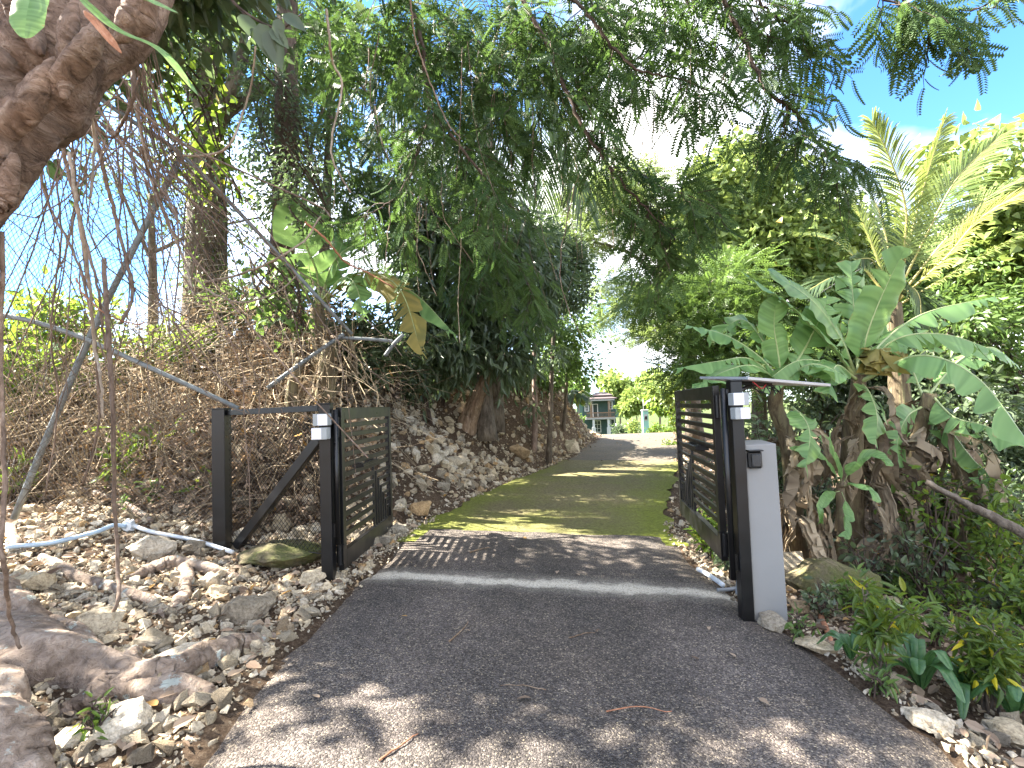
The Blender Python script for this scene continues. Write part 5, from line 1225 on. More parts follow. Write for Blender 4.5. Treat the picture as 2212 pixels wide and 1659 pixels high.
# banana on the bank, and the dry one beside it
B5 = P(690, 655, 8.0); b5b = on(P(690, 850, 8.0))
ban5 = empty("banana_plant", tuple(b5b), "dark banana plant on top of the bank above the left gate", "banana plant")
stem(ban5, [b5b - Vector((0, 0, .3)), P(690, 740, 8.0), B5], .13, 5)
bl_(ban5, [(688, 655, 8), (684, 590, 7.9), (655, 510, 7.7), (650, 430, 7.6)], .85, (.1, -1, .1), L_ban, 751, tears=3, fold=.15, pet=.16)
bl_(ban5, [(690, 655, 8), (725, 560, 7.9), (800, 515, 7.8), (905, 495, 7.7)], .50, (0, -.5, 1), L_ban, 752, tears=4, fold=-.3, pet=.14)
bl_(ban5, [(694, 655, 8), (770, 590, 7.6), (860, 620, 7.2), (912, 765, 6.9)], .46, (.1, -.8, .7), L_banold, 753, tears=11, fold=-.2, pet=.14, hang=.1)["label"] = "torn leaf going yellow and brown, hanging down"
bl_(ban5, [(694, 655, 8), (790, 600, 7.8), (890, 630, 7.5), (985, 725, 7.3)], .38, (.2, -.5, .9), L_ban, 754, tears=7, fold=-.7, pet=.14, hang=.2)
bl_(ban5, [(690, 655, 8), (740, 600, 7.5), (770, 620, 7.2), (785, 690, 7.1)], .38, (.1, -.8, .7), L_ban, 755, tears=8, fold=-.3, pet=.14)
bl_(ban5, [(688, 655, 8), (650, 590, 7.9), (620, 560, 7.8), (590, 600, 7.7)], .40, (0, -.8, .7), L_ban, 756, tears=6, fold=-.3, pet=.12)
bl_(ban5, [(690, 655, 8), (720, 580, 8.3), (740, 520, 8.5), (750, 440, 8.6)], .5, (0, -1, .2), L_ban, 757, tears=9, fold=.2, pet=.14)
skirt(ban5, P(695, 700, 8.0), 8, 15, .6, 1.6, .35)
tb_ = on(P(700, 850, 7.4)); dst = empty("dry_banana_stem", tuple(tb_), "dead tan banana stem with peeling sheaths behind the left gate post", "banana plant")
stem(dst, [tb_ - Vector((0, 0, .2)), P(702, 800, 7.4), P(712, 740, 7.4)], .12, 6); skirt(dst, P(705, 790, 7.4), 7, 16, .5, 1.0, .22)
tb_ = on(P(640, 880, 6.9)); dst = empty("dry_banana_stem", tuple(tb_), "orange tan dead stem leaning behind the side panel", "banana plant")
stem(dst, [tb_ - Vector((0, 0, .2)), P(632, 850, 6.9), P(655, 770, 7.0)], .085, 7); skirt(dst, P(650, 790, 7.0), 4, 17, .4, .8, .15)

# ------------------------------------------------------------------ feathery canopy over the drive
ct = on(P(598, 760, 9.2))
can = empty("feathery_tree", tuple(ct), "large feathery leaved tree whose boughs hang over the drive", "tree")
gl, gb = Geo(), Geo(); gq = np.random.default_rng(91)
PP, YD, SZ_, TT_ = [], [], [], []
def twig(a, v, n=7, ln=.8, fl=.30, sag=.5, tb=.5):
    v = nrm(np.array(v)); p = np.array(tuple(a)) - np.array(ct); s = np.linspace(0, 1, 8)[:, None]
    c = p + v * ln * s + np.array([0, 0, -sag * ln]) * s ** 2 + np.cumsum(gq.normal(0, .012, (8, 3)), 0)
    tube(gb, c, np.linspace(.007, .0025, 8), 3, cap=False)
    t = nrm(np.gradient(c, axis=0)); sd_ = nrm(np.cross(t, np.array([0, 0, 1.]) + gq.normal(0, .25, 3)))
    for i in range(n):
        k = .12 + .86 * i / (n - 1); j = min(int(k * 7), 6); f = k * 7 - j
        q = c[j] * (1 - f) + c[j + 1] * f; s_ = 1 if i % 2 else -1
        PP.append(q); YD.append(t[j] * .55 + sd_[j] * s_ * .75 + np.array([0, 0, -.38]) + gq.normal(0, .22, 3)); SZ_.append(fl * (.7 + .5 * gq.random())); TT_.append(np.clip(tb + gq.normal(0, .22), 0, 1))
def bough(pts, r, n_tw, ln=(.5, .9), fl=.30, n=7, start=.1, sag=.45, tb=.45, side=1.0):
    c = curve([P(*p) for p in pts], 40, .012, gq); tube(gb, c - np.array(ct), np.linspace(r, r * .3, 40), 7)
    t = nrm(np.gradient(c, axis=0))
    for i in range(n_tw):
        k = int((start + (1 - start) * (i + gq.random()) / n_tw) * 39); k = min(k, 39)
        sd_ = nrm(np.cross(t[k], gq.normal(0, 1, 3))); twig(c[k], t[k] * .5 + sd_ * side + np.array([0, 0, -.25]), n, gq.uniform(*ln), fl, sag, tb)
def cloud(cx, cy, d, r, n_tw, ln=(.5, .9), fl=.30, n=7, tb=.4, sag=.45):
    c0 = np.array(P(cx, cy, d))
    for i in range(n_tw):
        u = nrm(gq.normal(size=3)) * np.array(r) * gq.random() ** .4
        twig(c0 + u, gq.normal(0, .7, 3) + np.array([.25, -.1, -.3]), n, gq.uniform(*ln), fl, sag, tb)
bough([(770, -120, 7.0), (887, 17, 6.6), (930, 219, 6.4), (1031, 369, 6.3), (1066, 438, 6.3)], .035, 34)
bough([(930, 219, 6.4), (905, 330, 6.3), (850, 420, 6.3), (740, 480, 6.3)], .018, 16)
bough([(1050, -160, 6.4), (1198, 115, 5.9), (1261, 271, 5.8), (1319, 357, 5.8), (1385, 430, 5.8), (1470, 520, 5.8)], .03, 30, (.35, .7))
bough([(1240, 0, 5.6), (1310, 75, 5.4), (1375, 150, 5.3), (1480, 175, 5.2), (1560, 215, 5.1)], .02, 15, (.3, .55))
bough([(1480, -160, 5.4), (1595, 60, 5.0), (1647, 184, 4.9), (1705, 230, 4.9), (1751, 300, 4.9), (1803, 340, 4.9), (1850, 362, 4.9)], .026, 34, (.3, .55), .24)
bough([(1700, 225, 4.9), (1712, 280, 4.9), (1722, 330, 4.9)], .012, 8, (.25, .4), .22)
bough([(1580, -60, 5.1), (1660, 30, 5.0), (1720, 60, 5.0), (1740, 130, 5.0)], .016, 14, (.3, .5), .24)
bough([(1840, -60, 4.6), (1900, -5, 4.5), (1980, 15, 4.4), (2080, 25, 4.4), (2170, 30, 4.4)], .012, 17, (.3, .45), .25, 8, .2)
bough([(1930, -30, 4.5), (1990, 20, 4.45), (2025, 60, 4.4)], .01, 5, (.25, .4), .24, 7)
bough([(1395, 395, 5.8), (1460, 420, 5.7), (1540, 450, 5.7)], .012, 14, (.35, .6), .25)
bough([(1395, 430, 5.9), (1420, 500, 5.9), (1440, 560, 5.9)], .012, 15, (.35, .6), .25, tb=.8)
bough([(940, 470, 8.6), (1030, 500, 8.3), (1110, 560, 8.1), (1150, 640, 8.0)], .02, 26, (.5, .9), tb=.6)
bough([(940, 500, 8.8), (1020, 560, 8.6), (1060, 650, 8.5)], .016, 20, (.5, .8), tb=.55)
for args in [(800, 110, 7.6, (.9, .8, .8), 34), (930, 80, 7.2, (1.0, .8, .8), 42), (1090, 90, 6.8, (1.0, .8, .75), 46), (1250, 60, 6.2, (.95, .7, .6), 46), (1400, 20, 5.8, (.7, .6, .4), 26), (1540, 10, 5.4, (.6, .5, .3), 16),
             (850, 300, 8.0, (.9, .8, .7), 22), (1010, 290, 7.4, (.8, .7, .7), 24), (1130, 250, 6.8, (.6, .5, .5), 24), (780, 430, 8.4, (.7, .7, .5), 26), (690, 60, 8.0, (.6, .7, .6), 22), (1640, 20, 5.1, (.35, .4, .25), 14)]:
    cloud(*args)
PP, YD = np.array(PP), np.array(YD); leaves(gl, T_FEA, PP, YD, np.array(SZ_), gq, .25, np.array(TT_)); gl.build("crown", L_feather, can, smooth=False)
tr_ = curve([Vector((0, 0, -.3)), P(606, 560, 9.2) - ct, P(615, 330, 9.1) - ct, P(618, 120, 9.0) - ct, P(622, -80, 8.9) - ct, P(640, -320, 8.6) - ct], 30, .012, gq)
tube(gb, tr_, np.linspace(.24, .15, 30), 12, wob=.1, seed=9)
for e in [(770, -120, 7.0), (1050, -160, 6.4), (1240, 0, 5.6), (1480, -160, 5.4), (1580, -60, 5.1), (1840, -60, 4.6)]:
    a_ = tr_[-4] if e[0] < 1100 else tr_[-1]; b_ = np.array(P(*e) - ct); tube(gb, curve([a_, (a_ + b_) / 2 + np.array([0, 0, .6]), b_], 14), np.linspace(.09, .03, 14), 8)
gb.build("trunk", M_darkbark, can)
print("feathers", len(PP))
# ------------------------------------------------------------------ trees on the bank
def w2(px, py, d, r): return (P(px, py, d), r)
tree("vine_clad_tree", "thick trunked tree wrapped in creepers rising behind the leaning fence", "tree",
     [on(P(446, 800, 9.4)), P(444, 560, 9.4), P(452, 250, 9.5), P(470, -60, 9.6)], .42,
     [w2(380, 60, 9.6, (1.3, 1.0, .9)), w2(520, 0, 9.6, (1.2, 1.0, .9)), w2(620, 60, 10, (1.0, .9, .9)), w2(300, 20, 9.2, (1.0, .9, .7)), w2(680, 200, 10.2, (.9, .8, .9))],
     T_FEA_S, L_mid, 210, 14, .30, .40, 401, up=.4, droop=.4)
def creeper(name, label, pts, r, n, size, mat, tmpl, seed, cat="creeper", w=.5):
    g = np.random.default_rng(seed); c = curve([P(*p) for p in pts], 40); o0 = c[0].copy(); k = g.integers(0, 40, n)
    u = nrm(g.normal(size=(n, 3)) * np.array([1, 1, .25])); pos = c[k] + u * (r * (.7 + .6 * g.random((n, 1)) ** 2)) + g.normal(0, .06, (n, 3)); gg = Geo()
    leaves(gg, tmpl, pos - o0, u + np.array([0, 0, -.7]) + g.normal(0, .4, (n, 3)), size * (.6 + .7 * g.random(n)), g, .2)
    root = empty(name, o0, label, cat); gg.build("foliage", mat, root, smooth=False)
    gs = Geo()
    for i in range(9):
        a = g.random() * 6.28; cc = c + np.stack([np.cos(a + np.linspace(0, 3, 40)) * r * .9, np.sin(a + np.linspace(0, 3, 40)) * r * .9, np.zeros(40)], 1) - o0; tube(gs, cc, .012, 4, cap=False)
    gs.build("stem", M_darkbark, root); return root
creeper("creeper", "dense creeper sheathing the thick trunk behind the leaning fence tube", [(440, 640, 9.3), (446, 450, 9.3), (452, 250, 9.4), (440, 120, 9.4)], .38, 1500, .085, L_mid, T_OVAL, 411)
creeper("creeper", "dark creeper bulging round the slimmer trunk left of the feathery canopy", [(560, 150, 8.8), (600, 230, 8.8), (620, 330, 8.9), (640, 470, 9.0)], .42, 2400, .085, L_dark, T_OVAL, 412)
creeper("creeper", "small leaved creeper hanging from the wire near the banana on the bank", [(640, 330, 7.6), (655, 420, 7.6), (690, 500, 7.6)], .30, 900, .075, L_dark, T_OVAL, 413)
creeper("creeper", "bright backlit creeper high on the wire below the fig limb", [(415, 150, 6.6), (430, 230, 6.6), (425, 330, 6.7), (470, 420, 6.8)], .34, 330, .10, L_bright, T_HEART, 414)
creeper("creeper", "light green creeper hanging over the brush beside the crooked vine", [(590, 560, 6.5), (600, 640, 6.5), (620, 720, 6.5)], .30, 260, .09, L_mid, T_HEART, 415)
tree("slender_tree", "slender tree with loose dark sprays filling the sky behind the vines", "tree",
     [on(P(690, 830, 10.5)), P(700, 560, 10.5), P(712, 300, 10.5), P(720, 120, 10.5)], .14,
     [w2(690, 300, 10.5, (.8, .8, 1.0)), w2(760, 360, 10.8, (.9, .8, .8)), w2(640, 430, 10.2, (.8, .7, .7)), w2(820, 440, 11, (.8, .7, .6)), w2(560, 300, 10.5, (.8, .7, .8)), w2(760, 120, 11, (1, .9, .9))],
     T_OVAL, L_dark, 330, 16, .11, .24, 421, droop=.5)
tree("sparse_tree", "sparse small leaved tree against the white cloud left of the thick trunk", "tree",
     [on(P(330, 800, 11)), P(330, 600, 11), P(325, 420, 11)], .12, [w2(310, 390, 11, (.9, .8, .5)), w2(240, 360, 11, (.8, .7, .5)), w2(380, 470, 11, (.8, .7, .7)), w2(560, 470, 10.5, (.9, .7, .7)), w2(330, 250, 11, (.9, .8, .8))], T_OVAL, L_dark, 110, 14, .10, .22, 423)
# the dark bushy tree in the middle, draped with creepers
tree("bushy_tree", "dense dark bushy tree crowning the bank in the middle of the view", "tree",
     [on(P(1045, 800, 11.2)), P(1040, 660, 11.2), P(1035, 520, 11.2)], .2,
     [w2(960, 560, 11, (1.0, .9, 1.0)), w2(1060, 520, 11.2, (1.0, .9, .9)), w2(1130, 600, 11.4, (1.0, .9, 1.0)), w2(1010, 660, 10.8, (.9, .8, .7)), w2(920, 660, 10.6, (.7, .7, .7)), w2(1110, 690, 11, (.7, .7, .6)), w2(900, 480, 11, (.6, .6, .9)), w2(960, 760, 10.4, (.7, .6, .6)), w2(1085, 770, 10.6, (.7, .6, .6)), w2(1000, 420, 11.2, (.7, .6, .8))],
     T_LANCE, L_dark, 520, 22, .24, .26, 431, droop=.9, flat=.8)
tree("rounded_tree", "compact rounded dark tree at the right end of the bank foliage", "tree",
     [on(P(1180, 860, 13.0)), P(1195, 740, 13.0), P(1205, 620, 13.0)], .07,
     [w2(1190, 560, 13, (.9, .8, .7)), w2(1225, 620, 13, (.6, .7, .6)), w2(1160, 520, 13, (.6, .7, .5)), w2(1215, 570, 13, (.6, .6, .6))], T_WIDE, L_dark, 330, 30, .085, .16, 433, droop=.1, shell=.75, flat=.9)
creeper("creeper", "dark ivy column climbing the tall palm trunk left of the bushy tree", [(915, 700, 11), (905, 560, 11), (895, 430, 11), (905, 330, 11)], .45, 2600, .12, L_dark, T_LANCE, 434)
tree("light_leaved_tree", "light leaved small tree hanging over the far end of the bank", "tree",
     [on(P(1215, 880, 16)), P(1225, 800, 16), P(1215, 700, 16)], .06, [w2(1215, 700, 16, (.9, .9, 1.0)), w2(1190, 780, 15.5, (.9, .8, .7)), w2(1245, 790, 16, (.6, .7, .7)), w2(1170, 690, 15.5, (.7, .7, .7))], T_QUAD, L_mid, 220, 26, .14, .25, 435)
# thin brown tree, broken trunk, saplings on the bank
b0 = ground(1152, 968); tt = empty("thin_tree", tuple(b0), "thin brown trunk standing alone at the foot of the bank", "tree"); g = Geo()
dd = (b0 - EYE).dot(F0); tc_ = curve([Vector((0, 0, -.2)), P(1155, 900, dd) - b0, P(1153, 800, dd) - b0, P(1157, 690, dd) - b0, P(1150, 600, dd) - b0], 26, .008, np.random.default_rng(3)); tube(g, tc_, np.linspace(.085, .035, 26), 10, wob=.1, seed=8)
for (px, py) in ((1110, 800), (1200, 760), (1120, 700), (1200, 660)): tube(g, curve([tc_[14], (tc_[14] + np.array(P(px, py, dd) - b0)) / 2, P(px, py, dd) - b0], 8, .01), np.linspace(.018, .005, 8), 5)
g.build("trunk", barkmat("thin_tree_bark", (.14, .10, .08), (.27, .20, .165), (.36, .3, .26), (10, 10, 3), .006), tt)
g = Geo(); clumps(g, T_LANCE, [(P(1120, 750, dd) - b0, .45), (P(1165, 680, dd) - b0, .5), (P(1190, 770, dd) - b0, .35), (P(1150, 880, dd) - b0, .22)], 42, 16, .2, .15, 437, droop=.9); g.build("crown", L_dark, tt, smooth=False)
b0 = ground(1012, 925); dd = (b0 - EYE).dot(F0); st_ = empty("broken_trunk", tuple(b0), "leaning bare splintered trunk on the bank below the bushy tree", "dead tree"); g = Geo()
c_ = curve([P(1000, 940, dd) - b0, P(1018, 890, dd) - b0, P(1045, 820, dd) - b0, P(1068, 762, dd + .15) - b0], 30, .006)
for k in range(7):
    a = k * .9; o_ = np.array([math.cos(a), math.sin(a) * .5, 0]) * np.linspace(.15, .04, 30)[:, None]; L2 = int(30 * (.75 + .25 * random.random())); tube(g, (c_ + o_)[:L2], np.linspace(.11, .035, L2) * (.8 + .4 * random.random()), 8, wob=.25, seed=k)
g.build("trunk", M_dead, st_)
for i, (px, py, h_, r_, lab) in enumerate([(930, 915, 1.5, .55, "dark leaved sapling on the bank left of the splintered trunk"), (880, 880, 1.0, .5, "low dark sapling with drooping leaves below the torn banana leaf"), (800, 870, 1.1, .6, "dark leaved bush directly above the open left gate"), (960, 880, 1.3, .5, "twin stemmed dark sapling touching the splintered trunk"), (1080, 880, 1.1, .5, "drooping dark shrub right of the splintered trunk"), (1125, 860, 1.2, .6, "dark shrub behind the thin brown tree"), (1185, 855, 1.1, .6, "dark shrub at the top edge of the far bank")]):
    p = ground(px, py); shrub("sapling", lab, p, h_, r_, L_dark, T_LANCE, 300, .2, 500 + i, "sapling", "saplings on the bank", 4, M_darkbark, .7, .5, .5, .09)
# low bright growth at the left and behind the brush
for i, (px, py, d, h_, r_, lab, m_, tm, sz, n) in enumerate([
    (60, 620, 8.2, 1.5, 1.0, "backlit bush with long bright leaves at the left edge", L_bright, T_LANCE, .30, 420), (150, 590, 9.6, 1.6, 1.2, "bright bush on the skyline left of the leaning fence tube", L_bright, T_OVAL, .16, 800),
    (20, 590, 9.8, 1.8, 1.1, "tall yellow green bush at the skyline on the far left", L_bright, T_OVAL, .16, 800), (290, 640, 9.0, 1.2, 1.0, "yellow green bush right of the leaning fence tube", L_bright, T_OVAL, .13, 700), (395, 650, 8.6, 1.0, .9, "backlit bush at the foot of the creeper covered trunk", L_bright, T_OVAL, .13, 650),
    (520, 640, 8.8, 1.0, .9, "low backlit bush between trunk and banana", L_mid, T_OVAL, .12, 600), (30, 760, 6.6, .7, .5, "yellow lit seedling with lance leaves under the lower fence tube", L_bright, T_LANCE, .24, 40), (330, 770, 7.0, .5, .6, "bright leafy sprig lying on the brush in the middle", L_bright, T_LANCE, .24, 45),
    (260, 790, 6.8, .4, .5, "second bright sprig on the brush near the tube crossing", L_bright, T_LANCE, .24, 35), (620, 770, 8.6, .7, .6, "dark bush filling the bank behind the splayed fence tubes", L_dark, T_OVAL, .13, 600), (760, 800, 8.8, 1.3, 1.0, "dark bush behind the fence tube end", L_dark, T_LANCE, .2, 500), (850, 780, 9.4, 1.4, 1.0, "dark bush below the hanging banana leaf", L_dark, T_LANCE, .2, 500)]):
    p = on(P(px, py + 60, d)); shrub("bush", lab, p, h_, r_, m_, tm, n, sz, 520 + i, "bush", None, 8, M_darkbark, .2, .6, .4, .14)
for i, (px, py, lab) in enumerate([(575, 1000, "small green sprig growing through the dead leaves, the upper one"), (535, 1010, "small green sprig growing through the dead leaves, the lower one"), (430, 975, "little bright sprig in the brush left of the panel")]):
    p = on(P(px - 130 * (i < 2) * 0 - 240 * (i < 2), py + 30, 6.2)); shrub("sprig", lab, p, .3, .16, L_bright if i == 2 else L_mid, T_LANCE, 12, .17, 540 + i, "sprig", None, 3, None, .1, .5, .3, .05)
shrub("weed", "small fern like weed at the big grey boulder below the fig root", ground(205, 1600), .14, .08, L_citrus, T_LANCE, 40, .05, 545, "weed", None, 6, None, .0, .8, .2, .12)

# ------------------------------------------------------------------ right hand woods
tree("acacia", "spreading feathery acacia with level boughs in the gap beyond the drive", "tree",
     [on(P(1500, 900, 19)), P(1490, 760, 19), P(1470, 620, 19), P(1420, 575, 19)], .30,
     [w2(1290, 440, 20, (1.6, 1.5, .45)), w2(1400, 470, 20, (1.8, 1.5, .45)), w2(1260, 520, 20, (1.3, 1.2, .4)), w2(1480, 520, 19, (1.6, 1.4, .5)), w2(1340, 390, 20.5, (1.5, 1.3, .4)), w2(1440, 640, 18, (1.3, 1.2, .4)), w2(1350, 660, 18.5, (1.0, 1.0, .25)), w2(1400, 720, 18, (.9, .9, .25)), w2(1480, 720, 17, (1.2, 1.1, .4)), w2(1310, 610, 19, (.9, .9, .15)), w2(1290, 700, 19, (.6, .8, .12))],
     T_FEA_S, L_acacia, 430, 14, .42, .34, 441, up=1.0, droop=.1, flat=.3)
tree("heart_leaved_tree", "tall sunlit tree with heart shaped leaves left of the coconut palm", "tree",
     [on(P(1640, 1000, 12)), P(1635, 760, 12), P(1610, 560, 12)], .2,
     [w2(1600, 390, 12, (.9, .9, .7)), w2(1680, 430, 12, (1.0, .9, .8)), w2(1540, 470, 12, (.8, .9, .8)), w2(1640, 540, 11.6, (1.1, .9, .8)), w2(1730, 530, 11.8, (.9, .8, .8)), w2(1580, 350, 12.2, (.35, .4, .35)), w2(1790, 480, 12, (.6, .7, .7)), w2(1560, 580, 11.6, (.8, .8, .6)), w2(1700, 650, 11.5, (.9, .8, .7)), w2(1515, 400, 12, (.3, .3, .6)), w2(1690, 350, 12, (.35, .3, .4)), w2(1590, 320, 12, (.2, .2, .35))],
     T_HEART, L_heart, 760, 20, .13, .24, 443, droop=.7)
tree("shaded_tree", "dark feathery tree in the shade just above the right gate leaf", "tree",
     [on(P(1560, 1000, 9.5)), P(1550, 850, 9.5), P(1545, 700, 9.5)], .12,
     [w2(1540, 640, 9.5, (.8, .7, .55)), w2(1480, 700, 9.8, (.7, .7, .5)), w2(1600, 700, 9.2, (.7, .7, .5)), w2(1550, 780, 9.2, (.75, .7, .45)), w2(1640, 780, 8.8, (.6, .6, .5)), w2(1490, 800, 9.6, (.55, .6, .4)), w2(1420, 640, 10.5, (.7, .7, .4)), w2(1590, 600, 10, (.7, .7, .5))],
     T_FEA_S, L_mid, 270, 15, .25, .24, 445, up=.9, droop=.1, flat=.5)
for i, (nm, lab, cx, cy, d, sc, m_, tm, sz, nc) in enumerate([
    ("broadleaf_tree", "glossy leaved tree behind the coconut palm at the right picture edge", 2150, 560, 11, 1.0, L_heart, T_HEART, .19, 380),
    ("broadleaf_tree", "leafy tree filling the back between coconut palm and right edge", 2060, 640, 11.5, 1.0, L_mid, T_OVAL, .15, 420),
    ("broadleaf_tree", "tall leafy tree behind the top of the coconut palm", 1890, 600, 13.5, 1.0, L_heart, T_HEART, .18, 360),
    ("broadleaf_tree", "dark leafy tree behind the banana clump", 1960, 830, 10.5, 1.1, L_dark, T_OVAL, .14, 520),
    ("broadleaf_tree", "shaded tree at the right edge above the long banana leaf", 2190, 760, 9.8, 1.0, L_mid, T_OVAL, .13, 420),
    ("broadleaf_tree", "leafy tree in the back between the gate and the bananas", 1760, 740, 11, 1.0, L_mid, T_OVAL, .14, 380),
    ("broadleaf_tree", "dark tree low at the right edge behind the grey branch", 2150, 1010, 8.6, .9, L_dark, T_OVAL, .12, 420),
    ("broadleaf_tree", "pale leaved tree beyond the lane behind the right gate", 1500, 835, 24, .8, L_heart, T_WIDE, .26, 300),
    ("broadleaf_tree", "yellow green tree right of the mint entrance pillar", 1445, 860, 40, 1.0, L_bright, T_WIDE, .4, 330),
    ("broadleaf_tree", "sunlit tree covering the right side of the house", 1372, 868, 60, 1.0, L_heart, T_WIDE, .5, 420),
    ("broadleaf_tree", "round sunlit tree behind the house roof", 1335, 845, 95, 2.1, L_heart, T_WIDE, .8, 320),
    ("broadleaf_tree", "tree to the left of the house roof behind the fan palm", 1248, 850, 62, .75, L_mid, T_WIDE, .5, 300),
    ("broadleaf_tree", "hazy tree at the back left of the house", 1210, 840, 80, 2.0, L_mid, T_WIDE, .7, 320),
    ("broadleaf_tree", "distant tree in the back behind the mint entrance pillar", 1420, 838, 90, 2.3, L_heart, T_WIDE, .8, 320)]):
    c_ = P(cx, cy, d); b_ = on(c_); gq = np.random.default_rng(460 + i); k = 1.0 * sc
    if c_.z - b_.z < .5: b_.z = c_.z - 1.2
    lb = [(c_ + Vector((gq.normal(0, .75 * k), gq.normal(0, .6 * k), gq.normal(0, .6 * k))), (.95 * k, .85 * k, .75 * k)) for _ in range(7)] + [(c_, (1.1 * k,) * 3)]
    tree(nm, lab, "tree", [b_ - Vector((0, 0, .2)), (b_ + c_) / 2 + Vector((.1 * k, 0, 0)), c_], .13 * k ** .7, lb, tm, m_, nc, 17, sz, .22 * k, 470 + i, droop=.5, every=4 if d < 15 else 9)
# undergrowth on the right slope
UG = [(2100, 1180, 6.2, 1.3, .9, "citrus like shrub with yellowish leaves at the right edge", L_citrus, T_OVAL, .085, 900), (2180, 1260, 5.2, 1.1, .8, "leafy shrub low at the right edge beside the grey branch", L_citrus, T_OVAL, .075, 800), (2020, 1070, 5.6, .8, .6, "yellow green citrus shrub in front of the dead banana leaves", L_citrus, T_OVAL, .08, 240),
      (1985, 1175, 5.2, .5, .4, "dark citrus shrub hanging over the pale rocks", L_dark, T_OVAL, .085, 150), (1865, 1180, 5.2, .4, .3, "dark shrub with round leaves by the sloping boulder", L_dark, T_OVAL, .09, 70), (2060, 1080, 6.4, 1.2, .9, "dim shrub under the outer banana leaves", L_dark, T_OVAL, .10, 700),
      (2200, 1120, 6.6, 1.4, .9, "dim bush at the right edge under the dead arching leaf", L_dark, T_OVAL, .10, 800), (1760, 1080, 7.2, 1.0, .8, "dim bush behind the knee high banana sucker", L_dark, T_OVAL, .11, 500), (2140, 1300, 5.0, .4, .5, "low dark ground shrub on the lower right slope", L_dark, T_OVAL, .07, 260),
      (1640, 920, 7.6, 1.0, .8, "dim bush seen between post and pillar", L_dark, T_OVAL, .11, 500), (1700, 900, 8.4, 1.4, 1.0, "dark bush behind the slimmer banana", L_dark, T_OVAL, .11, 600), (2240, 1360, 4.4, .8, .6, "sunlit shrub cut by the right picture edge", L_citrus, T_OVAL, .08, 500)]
for i, (px, py, d, h_, r_, lab, m_, tm, sz, n) in enumerate(UG):
    c_ = P(px, py, d); p = on(c_); h2 = max(h_, c_.z + h_ * .3 - p.z); shrub("shrub", lab, p, h2, r_, m_, tm, int(n * 1.2), sz, 560 + i, "shrub", None, 10, M_darkbark, .2, .8, .5, .10)
p = on(P(1532, 1190, 5.6)); shrub("shrub", "bright fine leaved shrub under the right gate leaf", p, .5, .3, L_bright, T_LANCE, 420, .09, 580, "shrub", None, 10, None, .0, .6, .2, .1)
p = on(P(1578, 1225, 5.0)); shrub("shrub", "dark fine leaved shrub at the foot of the right gate post", p, .42, .22, L_dark, T_LANCE, 240, .09, 581, "shrub", None, 8, None, .0, .6, .2, .1)
for i, (px, py, d, lab, m_) in enumerate([(1243, 912, 32, "bright yellow shrub where the bank meets the lane", L_bright), (1420, 935, 34, "yellow shrub right of the mint entrance pillar", L_bright), (1448, 945, 28, "green shrub at the right of the drive crest", L_citrus), (1466, 900, 20, "leafy shrub just left of the right gate leaf", L_citrus), (1372, 925, 55, "fine leaved pale shrub in front of the house corner", L_heart), (1340, 935, 66, "dark shrub at the house corner", L_dark), (1455, 975, 17, "low shrub on the verge left of the right gate", L_citrus)]):
    c_ = P(px, py, d); p = on(c_); k = d / FPX; p.z = min(p.z, c_.z - 12 * k); shrub("shrub", lab, p, max(30 * k, c_.z - p.z + 16 * k), 20 * k, m_, T_OVAL, 700, 5.5 * k, 590 + i, "shrub", None, 10, None, .2, .7, .3, .14)
# crotons and dracaenas on the verge
for i, (px, py, top, lab) in enumerate([(1888, 1470, 1275, "speckled croton with upright leafy stems beside the striped leaved dracaena"), (2140, 1540, 1340, "larger speckled croton in the lower right corner of the verge")]):
    p = ground(px, py); d = (p - EYE).dot(F0); hh = (py - top) / FPX * d
    shrub("croton", lab, p, hh, hh * .36, L_croton, T_LANCE, 330 if i == 0 else 520, .085, 600 + i, "croton", "speckled crotons", 3 + 2 * i, M_bark, .05, .4, .3, .09)
L_drac = leafmat("striped_dracaena_leaf", (.035, .10, .035), (.08, .17, .055), (.25, .42, .08), .28, .32, spec=.5)
def drac(px, py, n, ln, seed, lab):
    p = ground(px, py); g = np.random.default_rng(seed); root = empty("dracaena", tuple(p), lab, "dracaena", "dracaenas on the verge")
    for i in range(n):
        a = i * 2.4 + g.random(); e = g.uniform(.35, 1.0); l = ln * g.uniform(.7, 1.1); q = Vector((math.cos(a), math.sin(a), 0))
        banana_leaf(root, [p, p + q * l * .25 * e + Vector((0, 0, l * .5)), p + q * l * .6 * e + Vector((0, 0, l * (.85 - .3 * e))), p + q * l * e + Vector((0, 0, l * (.95 - .85 * e)))], .075 * ln / .4, (-q.x * .3, -q.y * .3, 1), L_drac, seed * 20 + i, 0, .4, .05, .03, rib=False, sweep=.5)
drac(1990, 1500, 11, .42, 31, "striped broad leaved dracaena beside the driveway edge, the largest one")
drac(2090, 1525, 9, .36, 32, "striped dracaena under the larger croton")
drac(1838, 1432, 7, .30, 33, "small dracaena nearest the grey pillar")
drac(2190, 1560, 7, .34, 34, "striped dracaena cut by the right picture edge")
